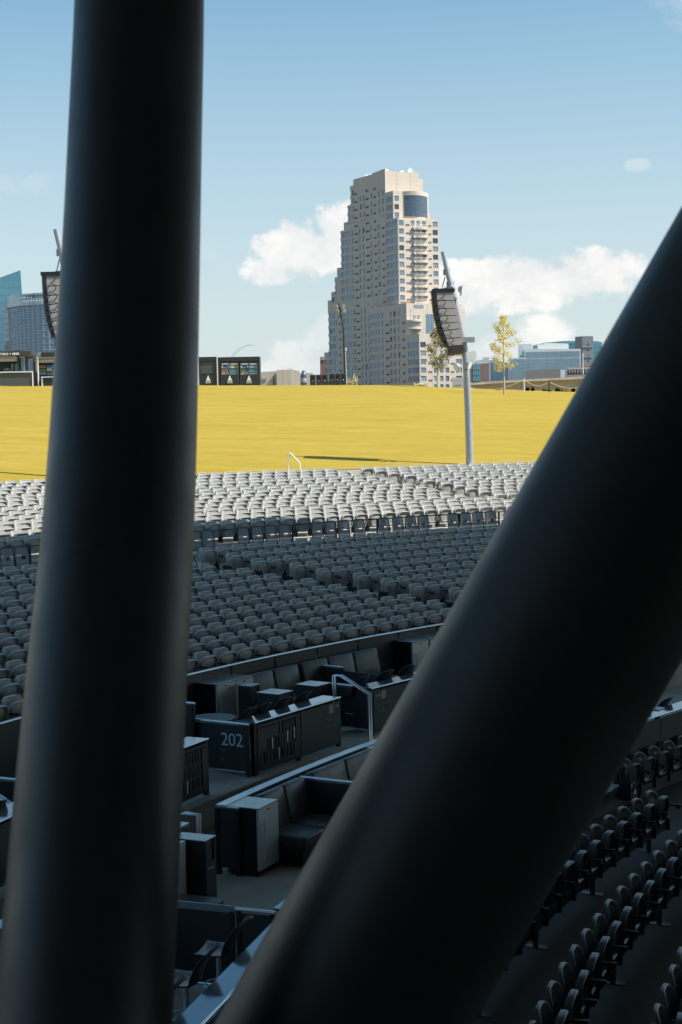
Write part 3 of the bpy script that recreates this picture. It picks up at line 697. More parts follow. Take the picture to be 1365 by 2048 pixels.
def counter(th0, th1, R, z, h, label, kinds, texts=(), top_d=.34, post_h=None, seed=1, lights=()):
    thm = (th0 + th1) / 2; Rm = R * math.cos(R_(abs(th0 - th1)) / 2); p = pol(Rm, thm); L = 2 * R * math.sin(R_(abs(th0 - th1)) / 2)
    e = thing('box_counter', label, 'counter', (p.x, p.y, z), R_(thm), 'counters along the front of the boxes')
    mb = MB(); mb.bbox(-L / 2 - .02, L / 2 + .02, -.02, top_d, h - .035, h, .006); mb.build('worktop', M['worktop'], e)
    mb = MB(); mb.tube([(-L / 2 - .03, -.03, h - .012), (L / 2 + .03, -.03, h - .012)], .018, 10); mb.build('edge_trim', M['steel_cap'], e)
    n = len(kinds); w = L / n
    for k in range(n + 1):
        x = -L / 2 + k * w; wd = .05 if k in (0,) else .032
        mb = MB(); mb.box(x - wd, x + wd, -.03, .05, -.10, h - .036); mb.box(x - .06, x + .06, -.05, .09, -.115, -.10); mb.build('post', M['hardware'], e)
    for k, kd in enumerate(kinds):
        x0 = -L / 2 + k * w + .04; x1 = -L / 2 + (k + 1) * w - .036
        if kd == 'perf': perf_panel(e, x0, x1, .10, h - .06, -.035, seed + k, lights)
        else:
            mb = MB(); mb.box(x0, x1, -.041, -.029, .10, h - .06); mb.build('panel', M['panel'], e)
        mb = MB(); mb.box(x0, x1, -.03, .02, .055, .085); mb.build('bottom_rail', M['paint'], e)
    for (txt, size, x, zz, m, sp) in texts:
        text_obj('lettering', txt, size, m, e, face_front(x, -.045, zz), .002, spacing=sp)
    return e, L
def radial_panel(th, Ra, Rb, z, h, label, cap=True, gap=.09):
    a = pol(Ra, th); b = pol(Rb, th); mid = (a + b) / 2; Lr = (Rb - Ra)
    e = thing('divider_screen', label, 'panel', (mid.x, mid.y, z), R_(th), 'side panels dividing the boxes')
    mb = MB(); mb.box(-.012, .012, -Lr / 2, Lr / 2, gap, h - .05); mb.build('panel', M['panel'], e)
    if cap: mb = MB(); mb.tube([(0, -Lr / 2 - .01, h - .02), (0, Lr / 2 + .01, h - .02)], .024, 10); mb.build('top_cap', M['steel_cap'], e)
    mb = MB(); mb.box(-.02, .02, -Lr / 2 + .1, Lr / 2 - .1, gap - .03, gap - .012); mb.build('bottom_rail', M['steel_cap'], e)
    for yy in (-Lr / 2 + .03, Lr / 2 - .03): mb = MB(); mb.box(-.025, .025, yy - .025, yy + .025, 0, h - .034); mb.build('post', M['hardware'], e)
    return e, Lr
HA = .905
# ---- upper tier (floor ZA)
G2 = M['green']
def square(e, x, zz, s=.14):
    mb = MB(); mb.box(x, x + s, -.046, -.042, zz, zz + s * 1.05); mb.build('notice', mat_notice, e)
mat_notice = mat('pale_notice', (.30, .33, .35), .5)
e, L = counter(59.55, 55.9, 41.21, ZA, HA, 'box counter lettered 202A with a slotted panel and a plain panel', ['perf', 'plain'],
               [('202A', .235, 2.66 / 2 - .50, .42, G2, 1.0), ('LOGE', .055, 2.66 / 2 - .20, .74, M['letter'], 1.0)], seed=3, lights=((.33, 1), (.49, 0), (.70, 1.15), (.87, 1.3)))
square(e, L / 2 - .37, .66)
e, L = counter(54.4, 49.6, 41.21, ZA, HA, 'box counter lettered 202B in front of the middle boxes', ['plain', 'plain'],
               [('202B', .235, -3.45 / 2 + .12, .42, G2, 1.0), ('LOGE', .055, -3.45 / 2 + .10, .72, M['letter'], 1.0)], seed=5)
square(e, -L / 2 + .27, .66)
counter(66.2, 61.55, 41.21, ZA, HA, 'box counter with a slotted panel at the right edge of the upright column', ['plain', 'perf'], seed=8, lights=((.62, 0),))
counter(73.0, 67.4, 41.21, ZA, HA, 'box counter at the left edge of the picture', ['plain', 'plain'], seed=9)
counter(48.0, 43.0, 41.21, ZA, HA, 'box counter hidden behind the slanting brace', ['plain', 'perf'], seed=11)
counter(42.0, 37.2, 41.21, ZA, HA, 'far box counter at the right edge beyond the brace', ['plain', 'perf'], seed=12)
# side panel with the big 202
e, Lr = radial_panel(59.75, 41.22, 42.55, ZA, HA, 'charcoal side panel with the large pale number 202')
RZ = Matrix.Rotation(-PI / 2, 4, 'Z')
def side_text(e, txt, size, yfront, zz, m, sp=1.0, off=0):
    # lettering on the face that looks left (-X); reading runs towards the front (-Y)
    Mt = Matrix.Translation((-.017, yfront, zz)) @ Matrix.Rotation(-PI / 2, 4, 'Z') @ Matrix.Rotation(PI / 2, 4, 'X')
    text_obj('lettering', txt, size, m, e, Mt, .002, spacing=sp)
side_text(e, 'SECTION', .048, -.10, .735, G2)
side_text(e, '202', .315, -.10, .50, M['letter'], .95)
side_text(e, 'ACRISURE', .06, -.20, .28, G2, 1.35); side_text(e, 'AMPHITHEATER', .026, -.21, .235, G2, 1.35)
mb = MB(); mb.add([(-.016, -.09, .235), (-.016, -.17, .235), (-.016, -.13, .325)], [(0, 1, 2)]); mb.build('triangle_mark', G2, e)
for k in (0, 1): mb = MB(); y = -.105 - k * .06; mb.box(-.017, -.014, y - .02, y + .02, .395, .425); mb.box(-.017, -.014, y - .012, y + .012, .43, .45); mb.build('pictogram', G2, e)
mb = MB(); mb.box(-.017, -.014, -.19, -.085, .375, .382); mb.build('pictogram_line', G2, e)
radial_panel(59.88, 42.25, 44.0, ZA, 1.2, 'taller charcoal panel behind the number panel beside the column')
radial_panel(54.25, 41.22, 42.3, ZA, HA, 'charcoal side panel of the box beside the steel handrail')
radial_panel(52.0, 43.18, 43.98, ZA, .905, 'side panel with a steel cap between the two upper sofas')
radial_panel(52.0, 41.55, 43.16, ZA, .87, 'lower side panel running forward from the sofas to the counter', cap=False)
radial_panel(49.4, 41.55, 42.3, ZA, HA, 'short side panel with a steel cap at the right of the upper boxes')
radial_panel(66.2, 41.9, 43.6, ZA, .91, 'side panel with a wide steel cap at the far left')
# furniture, upper tier
fridge(56.4, 43.78, ZA, 'silver-fronted drinks fridge on the left of the upper pair', 1.05)
fridge(55.62, 43.80, ZA, 'silver-fronted drinks fridge on the right of the upper pair beside the sofa', 1.05)
fridge(47.95, 43.76, ZA, 'drinks fridge at the right end of the upper boxes, partly behind the brace', 1.05)
fridge(47.1, 43.78, ZA, 'second drinks fridge at the right end behind the brace', 1.05)
sofa(55.1, 52.95, 43.95, ZA, 2, 'black sofa with two back cushions beside the upper fridges')
sofa(52.8, 49.45, 43.95, ZA, 3, 'black sofa with three back cushions right of the steel-capped panel')
sofa(70.5, 66.8, 43.95, ZA, 3, 'black sofa at the left edge of the picture')
bin_cabinet(55.95, 43.22, ZA, 'dark cabinet standing in front of the upper fridges', .98, .30, .30)
bin_cabinet(56.15, 42.5, ZA, 'dark side cabinet with a steel top left of the middle of the upper box', .93)
bin_cabinet(54.72, 42.38, ZA, 'dark side cabinet with a steel top right of the middle of the upper box', .93)
p = pol(42.5, 58.75); e = thing('round_table', 'round dark table top behind the number panel', 'table', (p.x, p.y, ZA))
mb = MB(); mb.lathe([(.42, .745), (.43, .755), (.42, .77)], 28); mb.build('table_top', M['panel'], e); mb = MB(); mb.lathe([(.2, 0), (.2, .012), (.03, .03), (.03, .745)], 16); mb.build('pedestal', M['hardware'], e)
for k, th in enumerate((59.15, 58.45, 57.62, 56.72)):
    stool(th, 41.78, ZA + .07, 'curved black bar stool, %s from the left behind counter 202A' % ORD[k], rot=random.uniform(-8, 8))
for k, th in enumerate((54.1, 52.98, 51.95)):
    stool(th, 41.78, ZA + .07, 'curved black bar stool, %s from the left behind counter 202B' % ORD[k], rot=random.uniform(-8, 8))
stool(68.2, 41.8, ZA, 'curved black bar stool at the left edge of the picture')
# ---- lower tier (floor ZB)
HB = .985
counter(77.5, 70.6, 36.62, ZB, HB, 'long steel-edged counter running up from the bottom edge', ['plain', 'plain', 'plain'], top_d=.24, seed=21)
counter(70.3, 65.3, 36.62, ZB, HB, 'lower box counter hidden behind the slanting brace', ['plain', 'plain'], top_d=.40, seed=22)
counter(64.0, 58.0, 36.62, ZB, HB, 'second lower box counter behind the slanting brace', ['plain', 'plain'], top_d=.40, seed=23)
counter(53.0, 46.0, 36.62, ZB, HB, 'dark counter with a glossy top at the right edge above the seats', ['plain', 'plain', 'plain'], top_d=.30, seed=24)
radial_panel(70.45, 36.95, 37.42, ZB, HB, 'steel-capped side panel at the bottom beside the stools')
e, Lr = radial_panel(70.45, 37.44, 39.6, ZB, .97, 'dark side panel with a thin glass edge at the bottom left', cap=False)
mb = MB(); mb.box(-.006, .006, -Lr / 2, Lr / 2, .92, 1.0); mb.build('glass_edge', mat('glass_edge', (.25, .33, .36), .15, spec=.8), e)
for k, (th, R) in enumerate(((72.0, 37.2), (73.35, 37.2), (74.75, 37.2), (76.2, 37.2))):
    stool(th, R, ZB + .22, 'curved black bar stool at the bottom counter, %s from the brace' % ORD[k], rot=4)
fridge(67.5, 39.48, ZB, 'silver-fronted drinks fridge at the foot of the upright column', 1.0)
bin_cabinet(66.72, 39.22, ZB, 'dark side cabinet with an open slot beside the stair at lower left', .99, .28, .50)
p = pol(38.75, 69.0); e = thing('bench', 'black padded bench seat just above the bottom side panel', 'bench', (p.x, p.y, ZB), R_(69.0))
mb = MB(); mb.bbox(-.85, .85, -.30, .30, .05, .28, .01); mb.build('base', M['black'], e)
for k in (0, 1): mb = MB(); cushion(mb, -.87 + k * .87, -.01 + k * .87, -.33, .33, .27, .46, None, .05); mb.build('seat_cushion', M['vinyl'], e)
# end panel and fridge of the near box
p = pol(39.56, 64.42); e = thing('end_panel', 'charcoal end panel with a steel top closing the near box beside its fridge', 'panel', (p.x, p.y, ZB), R_(64.42))
mb = MB(); mb.bbox(-.04, -.01, -.13, .15, .10, HB - .04, .004); mb.build('panel', M['panel'], e)
for yy in (-.155, .175): mb = MB(); mb.box(-.05, -.0, yy - .03, yy + .03, 0, HB - .036); mb.build('post', M['hardware'], e)
mb = MB(); mb.bbox(-.055, .0, -.18, .20, HB - .034, HB, .004); mb.build('ledge_top', M['steel_top'], e)
mb = MB(); mb.tube([(-.02, .1, .03), (.1, .05, .05), (.16, -.05, .02)], .012, 6); mb.build('cable', M['white'], e)
fridge(63.98, 39.34, ZB, 'large silver-fronted drinks fridge with a long bar handle in the near box', HB - .036 + .04, .58, .52)
sofa(63.5, 61.6, 39.55, ZB, 2, 'near black sofa with two back cushions beside the large fridge', .85)
sofa(61.25, 58.3, 39.55, ZB, 2, 'black sofa beyond the steel-capped divider of the near box', .85)
radial_panel(61.45, 38.55, 39.5, ZB, HB, 'steel-capped divider rising between the two near sofas')
fridge(57.85, 39.3, ZB, 'drinks fridge whose pale top shows beside the brace', HB)
# small acrylic box on the right-edge counter
p = pol(36.85, 50.7); e = thing('acrylic_box', 'small clear acrylic box standing on the right edge counter', 'box', (p.x, p.y, ZB + HB + .001), R_(50.7))
mb = MB(); mb.box(-.14, .14, -.10, .10, 0, .20); mb.build('case', mat('acrylic', (.35, .38, .42), .12, spec=.8), e)
mb = MB(); mb.box(-.15, .15, -.11, .11, .20, .215); mb.build('lid', M['worktop'], e); mb = MB(); mb.box(-.01, .01, -.104, -.1, 0, .2); mb.build('divider', M['black'], e)
card(49.9, 36.80, ZB + HB + .002, 'pale card on the right edge counter beside the acrylic box')
stool(49.0, 37.2, ZB + .1, 'curved black bar stool at the right edge counter')
# steel handrails beside the stairs
def handrail(label, pts, th, R, z, gap=.07, m=None):
    p = pol(R, th); e = thing('handrail', label, 'handrail', (p.x, p.y, z), R_(th), 'steel stair handrails')
    for k in (0, 1):
        mb = MB(); o = (k - .5) * gap; mb.tube([(o, -a, b) for a, b in pts], .02, 8); mb.build('rail', m or M['steel_cap'], e)
    return e
handrail('double steel handrail on the stair between counters 202A and 202B', [(-.46, .10), (-.46, 1.16), (-.30, 1.16), (.33, .87), (.33, -.5)], 54.95, 41.3, ZA)
handrail('double steel handrail beside the fridge at lower left', [(.05, .0), (.05, 1.0), (-.16, 1.0), (-.7, .80), (-.7, 0)], 65.3, 39.75, ZB)
handrail('double steel handrail at the left edge of the picture', [(-.5, .0), (-.5, .80), (.05, .80), (.6, .5), (.6, -.2)], 67.0, 42.2, ZA)
# stairs and walkway between the tiers
g = MB()
for (ta, tb) in ((61.5, 59.6), (55.85, 54.45), (67.3, 66.3)):
    g.arc_bar(41.06, 41.9, ta, tb, ZB - .05, ZA - .27, 1); g.arc_bar(40.72, 41.06, ta, tb, ZB - .05, ZA - .40, 1)
# remove nothing: steps sit in front of the slab
struct(g.build('stair_steps', M['conc_dark']))
e = thing('vent_grille', 'dark slotted vent grille in the concrete riser below the number panel', 'vent', (*pol(40.99, 60.7), ZB + .08), R_(60.7))
mb = MB(); mb.box(-.35, .35, -.02, .0, 0, .20); mb.build('frame', M['black'], e)
for k in range(6): mb = MB(); mb.box(-.33, .33, -.03, -.021, .015 + k * .031, .03 + k * .031); mb.build('slat', M['hardware'], e)
# ------------------------------------------------------------------ speaker poles
M['spk_side'] = mat('speaker_cabinet', (.46, .41, .37), .6, var=.06, vs=8)
M['spk_black'] = mat('speaker_grille', (.02, .02, .022), .7, var=.3, vs=40)
def floodlight(parent, c, d, s=1.0):
    c = Vector(c); d = Vector(d).normalized(); mb = MB()
    mb.tube([c - d * .14 * s, c - d * .08 * s, c + d * .10 * s], [.05 * s, .13 * s, .17 * s], 12)
    o = mb.build('floodlight', M['galv'], parent, world=True)
    mb = MB(); mb.tube([c + d * .101 * s, c + d * .112 * s], .155 * s, 12); mb.build('lens', M['white'], o, world=False)
    o.data.update(); return o
def speaker_pole(label, pts, Y, r0, arr, albl, lights, clamp=None):
    P = [at_Y(x, y, Y) for x, y in pts]
    base = P[0].copy(); e = thing('speaker_pole', label, 'pole', base, group='leaning speaker poles at the foot of the lawn')
    # smooth the centre line
    Q = []
    for i in range(len(P) - 1):
        p0, p1, p2, p3 = P[max(i - 1, 0)], P[i], P[i + 1], P[min(i + 2, len(P) - 1)]
        for k in range(6):
            t = k / 6; Q.append(.5 * ((2 * p1) + (-p0 + p2) * t + (2 * p0 - 5 * p1 + 4 * p2 - p3) * t * t + (-p0 + 3 * p1 - 3 * p2 + p3) * t ** 3))
    Q.append(P[-1]); n = len(Q)
    mb = MB(); mb.tube(Q, [r0 * (1 - .42 * i / (n - 1)) for i in range(n)], 20); mb.build('shaft', M['galv'], e, world=True)
    if clamp:
        for (x, y) in clamp:
            c = at_Y(x, y, Y); mb = MB(); mb.box(c.x - .26, c.x + .38, c.y - .25, c.y + .25, c.z - .10, c.z + .12); mb.build('clamp', M['galv'], e, world=True)
    for (x, y, w, h) in arr['plates']:
        c = at_Y(x, y, Y); mb = MB(); mb.box(c.x - w / 2, c.x + w / 2, c.y - .03, c.y + .03, c.z - h / 2, c.z + h / 2); mb.build('bracket_plate', M['galv'], e, world=True)
    for (x, y, x2, y2) in arr['arms']:
        mb = MB(); mb.tube([at_Y(x, y, Y), at_Y(x2, y2, Y)], .05, 8); mb.build('arm', M['galv'], e, world=True)
    for (x, y, dx) in lights:
        c = at_Y(x, y, Y - .35); mb = MB(); a = c + Vector((0, .35, -.25)); mb.tube([a, c], .03, 6); mb.build('light_arm', M['galv'], e, world=True)
        c2 = c; mb = MB(); d = Vector((dx, -.5, -.35)).normalized(); mb.tube([c2 - d * .14, c2 - d * .06, c2 + d * .10], [.06, .15, .19], 12); o = mb.build('floodlight', M['galv'], e, world=True)
        mb = MB(); mb.tube([c2 + d * .102, c2 + d * .115], .17, 12); mb.build('lens', M['white'], e, world=True)
    # the curved line array: a thing of its own hanging from the arm
    L = [at_Y(x, y, Y) for x, y in arr['front']]; Rr = [at_Y(x, y, Y) for x, y in arr['back']]
    b0 = (L[0] + Rr[0]) / 2; e2 = thing('line_array_speaker', albl, 'loudspeaker', b0, group='hanging line array loudspeakers')
    nseg = len(L) - 1; dpt = 1.05
    for i in range(nseg):
        gp = .05; a0, a1 = L[i].lerp(L[i + 1], gp), L[i].lerp(L[i + 1], 1 - gp); c0, c1_ = Rr[i].lerp(Rr[i + 1], gp), Rr[i].lerp(Rr[i + 1], 1 - gp)
        a0i, a1i = a0.lerp(c0, .16), a1.lerp(c1_, .16)
        mb = MB(); hy = Vector((0, dpt / 2, 0))
        q = [a0i, c0, c1_, a1i]; mb.add([v - hy for v in q] + [v + hy for v in q], [(0, 1, 2, 3), (7, 6, 5, 4), (0, 4, 5, 1), (1, 5, 6, 2), (2, 6, 7, 3), (3, 7, 4, 0)])
        o = mb.build('cabinet', M['spk_side'], e2, world=True)
        a0b, a1b = L[i].lerp(Rr[i], .155), L[i + 1].lerp(Rr[i + 1], .155)
        mb = MB(); q = [L[i], a0b, a1b, L[i + 1]]; hy = Vector((0, dpt / 2 + .04, 0)); mb.add([v - hy for v in q] + [v + hy for v in q], [(0, 1, 2, 3), (7, 6, 5, 4), (0, 4, 5, 1), (1, 5, 6, 2), (2, 6, 7, 3), (3, 7, 4, 0)])
        for k in range(4):           # louvre fins on the front
            f0 = L[i].lerp(L[i + 1], k / 4 + .05); f1 = L[i].lerp(L[i + 1], k / 4 + .16); out = (L[i] - Rr[i]).normalized() * .06
            q = [f0 + out, f0, f1, f1 + out * .4]; hy2 = Vector((0, dpt / 2, 0)); mb.add([v - hy2 for v in q] + [v + hy2 for v in q], [(0, 1, 2, 3), (7, 6, 5, 4), (0, 4, 5, 1), (1, 5, 6, 2), (2, 6, 7, 3), (3, 7, 4, 0)])
        o2 = mb.build('grille', M['spk_black'], e2, world=True); stuff(o2)
        if i < nseg:                 # cable from box to box
            m0 = a0i.lerp(c0, .45) + Vector((0, -dpt / 2 - .06, 0)); m1 = a1i.lerp(c1_, .42) + Vector((0, -dpt / 2 - .06, 0)); md = (m0 + m1) / 2 + Vector((-.16, -.05, -.10))
            mb = MB(); mb.tube([m0, m0.lerp(md, .5) + Vector((.06, -.04, 0)), md, m1], .022, 5); mb.build('cable', M['hardware'], e2, world=True)
    mb = MB(); t0 = L[0].lerp(Rr[0], -.06); t1 = L[0].lerp(Rr[0], 1.05); mb.box(t0.x, t1.x, t0.y - .56, t0.y - .46, t0.z + .02, t0.z + .16); mb.box(t0.x, t1.x, t0.y + .46, t0.y + .56, t0.z + .02, t0.z + .16)
    mb.box(t0.x, t0.x + .15, t0.y - .55, t0.y + .55, t0.z + .03, t0.z + .15); mb.build('flying_frame', M['hardware'], e2, world=True)
    m0 = L[-1].lerp(Rr[-1], .12); m1 = L[-1].lerp(Rr[-1], 1.0); mb = MB(); q = [m0, m1, m1 + Vector((0, 0, -.36)), m0 + Vector((-.02, 0, -.40))]; hy = Vector((0, dpt / 2 + .01, 0))
    mb.add([v - hy for v in q] + [v + hy for v in q], [(0, 1, 2, 3), (7, 6, 5, 4), (0, 4, 5, 1), (1, 5, 6, 2), (2, 6, 7, 3), (3, 7, 4, 0)]); mb.build('bottom_frame', mat('frame_brown', (.06, .05, .035), .5), e2, world=True)
    a = at_Y(*arr['chain'][0], Y); c = at_Y(*arr['chain'][1], Y); mb = MB(); mb.tube([a, c], .025, 5); mb.build('chain', M['galv'], e2, world=True)
YP = 66.6
speaker_pole('pale grey steel pole with a leaning top, rising right of the tower', [(940.5, 930), (939, 880), (936, 800), (931, 710), (922, 655), (908, 592), (896, 545), (886.5, 503)], YP, .175,
    dict(plates=[(894, 544, .30, .26), (901, 572, .32, .40)], arms=[(881, 578.5, 903, 575)],
         front=[(866, 587), (867, 603), (868.5, 619), (871, 634), (874.5, 649), (879, 664), (885, 679), (891.5, 694)],
         back=[(906, 587), (908, 603), (911, 618.5), (914, 632), (917, 645.5), (920, 658.5), (922.5, 676), (924, 691)], chain=[(891, 553), (885, 574)]),
    'black-fronted curved line array of loudspeakers hanging beside the pole in front of the tower', [(905, 577, -.4), (923, 578, .9), (916, 733, -.8), (936, 730, .8)], [(932, 680)])
YQ = 57.0
speaker_pole('pale grey leaning speaker pole mostly hidden behind the upright column', [(158, 950), (157, 880), (154, 790), (150, 705), (144, 640), (134, 560), (122, 500), (112, 458)], YQ, .19,
    dict(plates=[(120, 505, .26, .26), (131, 545, .3, .5)], arms=[(109, 545, 131, 542)],
         front=[(90, 555), (91, 575), (92.5, 594), (94.5, 612), (97, 629), (100.5, 646), (105, 662), (110, 677)],
         back=[(139, 555), (141, 573), (143, 590), (145, 607), (147, 623), (149, 638), (151, 655), (153, 670)], chain=[(120, 514), (113, 543)]),
    'curved line array of loudspeakers showing at the left edge of the upright column', [], None)

# ------------------------------------------------------------------ things on the lawn
def lawn_point(x, y):
    d = ray(x, y); o = Vector((0, 0, CAM_Z)); h = _bt.ray_cast(o, d.normalized()); return h[0]
def on_crest(x, Y=CY_ - .5):
    P = at_Y(x, crest_y(x), Y); return Vector((P.x, Y, lawn_z(P.x, min(Y, CY_ + 2)) if Y < CY_ + 2 else P.z - .1))
# white handrail at the foot of the lawn
b0 = lawn_point(577, 943) or at_Y(577, 943, 62); YY = b0.y
q = [at_Y(577, 943, YY), at_Y(577, 906, YY), at_Y(581, 906, YY), at_Y(600, 926, YY), at_Y(600, 943, YY)]
e = thing('handrail', 'white pipe handrail at the lower edge of the lawn behind the sunlit seats', 'handrail', (b0.x, b0.y, b0.z - .3))
mb = MB(); mb.tube(q, .028, 8); mb.build('rail', M['white'], e, world=True)
mb = MB(); mb.tube([v + Vector((0, 1.1, 0)) for v in q], .028, 8); 
for x in (965, 985, 1022):
    P = lawn_point(x, 919)
    if P:
        pass
def bins(xs, y0, label, grp):
    a = at_Y(xs[0], 760, CY_ + .4); c = at_Y(xs[1], 760, CY_ + .4); zt = at_Y(xs[0], y0, CY_ + .4).z; zb = at_Y((xs[0] + xs[1]) / 2, 772, CY_).z - .2; W = (c.x - a.x)
    e = thing('litter_bins', label, 'bin', (a.x, a.y, zb), group=grp)
    w = W / 3
    for k in range(3):
        x0 = k * w + .02; x1 = (k + 1) * w - .02; h = zt - zb
        mb = MB(); mb.bbox(x0, x1, 0, .7, 0, h, .015); mb.build('bin_body', M['paint'], e)
        cx = (x0 + x1) / 2; mb = MB(); mb.box(cx - .17, cx + .17, -.02, -.002, h - .50, h - .16); mb.build('opening', M['black'], e)
        mb = MB(); mb.box(cx - .05, cx + .05, -.012, -.002, h - .75, h - .66); mb.build('label_plate', M['white'] if k == 2 else M['galv'], e)
bins((620, 656), 749.5, 'left block of three dark litter bins on the crest of the lawn', 'blocks of litter bins on the crest')
bins((659.5, 693), 747.5, 'right block of three dark litter bins in front of the tower, at the lamp pole', 'blocks of litter bins on the crest')
# inflatable bottle
P = at_Y(608, 772, CY_ + .6); s = 17.5
e = thing('giant_bottle', 'oversized dark water bottle with a blue cap standing on the crest', 'bottle', (P.x, P.y, P.z - .2))
mb = MB(); mb.lathe([(.30, 0), (.37, .04), (.37, .35), (.35, .40), (.37, .46), (.37, 1.25), (.33, 1.45), (.20, 1.68), (.15, 1.76)], 20); mb.build('bottle_body', mat('dark_bottle', (.06, .075, .11), .15, spec=.9, var=.3, vs=2), e)
mb = MB(); mb.lathe([(.17, 1.765), (.18, 1.78), (.18, 1.95), (.15, 1.97)], 16); mb.build('cap', mat('blue_cap', (.03, .14, .45), .35), e)
mb = MB(); mb.lathe([(.375, .60), (.378, .61), (.378, 1.08), (.375, 1.09)], 20); mb.build('sleeve', mat('pale_sleeve', (.30, .34, .40), .4, var=.3, vs=5), e)
# small black bollards
for x, y0, lab in ((548, 754.5, 'slim black bollard on the crest left of the giant bottle'), (742.5, 761, 'short black bollard on the crest in front of the tower')):
    P = at_Y(x, 772, CY_ + .3); zt = at_Y(x, y0, CY_ + .3).z; mb = MB(); mb.lathe([(.07, -.2), (.075, zt - P.z - .03), (.04, zt - P.z)], 12); o = mb.build('bollard', M['black']); o.location = P; tag(o, lab, 'bollard', 'black bollards on the crest')
# lamp mast with four floodlights
Y = CY_ + 6; q = [at_Y(691, 775, Y), at_Y(689, 700, Y), at_Y(687, 655, Y), at_Y(683, 630, Y), at_Y(677.5, 605, Y)]
e = thing('floodlight_mast', 'dark leaning floodlight mast with four round lamps in front of the tower', 'light mast', q[0])
mb = MB(); mb.tube([q[0] - Vector((0, 0, .5))] + q, [.16, .15, .13, .11, .09, .07], 10); mb.build('mast', M['paint'], e, world=True)
for (x, y, dx) in ((673.5, 613, -1), (686.5, 611.5, 1), (675.5, 622, -1), (688.5, 621, 1)):
    c = at_Y(x, y, Y - .3); d = Vector((dx * .5, -.7, -.45)).normalized(); mb = MB(); mb.tube([c - d * .12, c, c + d * .14], [.10, .22, .26], 12); o = mb.build('floodlight', M['galv'], e, world=True)
    mb = MB(); mb.tube([c + d * .142, c + d * .16], .22, 12); mb.build('lens', M['galv'], e, world=True)
    mb = MB(); mb.tube([c, at_Y(681.5, y + 1, Y)], .03, 5); mb.build('light_arm', M['paint'], e, world=True)
# white slim sign beside the mast
q = at_Y(692.5, 748, Y); e = thing('marker_pole', 'thin white pole with a small hanging sign right of the floodlight mast', 'pole', at_Y(694, 774, Y)); mb = MB(); mb.tube([at_Y(694, 774, Y), at_Y(691, 697, Y)], .035, 6); mb.build('shaft', M['white'], e, world=True)
mb = MB(); a = at_Y(690, 702, Y); c = at_Y(693.5, 695, Y); mb.box(a.x, c.x, Y - .05, Y + .05, a.z, c.z); mb.build('sign', M['white'], e, world=True)
# street lamp with two bent arms, far left
Y = 260; e = thing('street_lamp', 'thin street lamp with two long bent arms above the drinks kiosks', 'street lamp', at_Y(455, 770, Y))
for dy in (0, 4):
    q = [at_Y(456, 770, Y), at_Y(458, 722 + dy, Y), at_Y(468, 706 + dy, Y), at_Y(480, 696 + dy * .8, Y), at_Y(494, 690 + dy * .4, Y), at_Y(506, 689, Y)]
    mb = MB(); mb.tube(q, .028, 6); mb.build('arm', M['galv'], e, world=True)
a = at_Y(500, 690.5, Y); c = at_Y(510, 688, Y); mb = MB(); mb.box(a.x, c.x, Y - .2, Y + .2, a.z, c.z); mb.build('lamp_head', M['white'], e, world=True)

# ------------------------------------------------------------------ drinks kiosks
BLU = [mat('drink_blue', (.02, .13, .42), .4), mat('drink_teal', (.03, .30, .38), .4), mat('drink_pale', (.55, .55, .5), .4), mat('drink_red', (.30, .14, .10), .4), mat('drink_green', (.10, .18, .08), .4), mat('drink_sky', (.20, .38, .52), .4)]
M['kiosk'] = mat('kiosk_black', (.022, .026, .030), .5, var=.1, vs=2); M['kiosk_grey'] = mat('kiosk_grey', (.08, .085, .09), .5)
M['signband'] = mat('sign_band_grey', (.045, .047, .05), .5); M['tan'] = mat('tan_fascia', (.42, .38, .34), .7, var=.08, vs=1)
YK = CY_ + 1.2
def kx(x): return at_Y(x, 745, YK).x
def kz(x, y): return at_Y(x, y, YK).z
def kbox(mb, x0, x1, y0, y1, f=0.0, d=2.0):
    "pixel-surveyed box on the kiosk plane: x0..x1, top y0, bottom y1"
    xm = (x0 + x1) / 2; mb.box(kx(x0), kx(x1), YK + f, YK + f + d, kz(xm, y1), kz(xm, y0))
def kpart(e, nm, m, *a, **k): mb = MB(); kbox(mb, *a, **k); return mb.build(nm, m, e, world=True)
def sail_mark(e, xc, yb):
    cx = kx(xc); cz = kz(xc, yb); w = .52
    mb = MB(); mb.add([(cx - w * .5, YK - .03, cz + .28), (cx + w * .5, YK - .03, cz + .28), (cx, YK - .03, cz + .92)], [(0, 1, 2)]); mb.build('triangle_mark', M['white'], e, world=True)
    mb = MB(); mb.box(cx - .62 * .5, cx + .62 * .5, YK - .03, YK - .02, cz, cz + .2); o = mb.build('name_plate', M['white'], e, world=True)
    me = text_mesh('ACRISURE', .15, .002, 'CENTER', 1.0, .003); me.materials.clear(); me.materials.append(M['black']); me.transform(Matrix.Translation((cx - e.location.x, YK - .035 - e.location.y, cz + .05 - e.location.z)) @ Matrix.Rotation(PI / 2, 4, 'X'))
    t2 = bpy.data.objects.new('lettering', me); COL.objects.link(t2); t2.parent = e
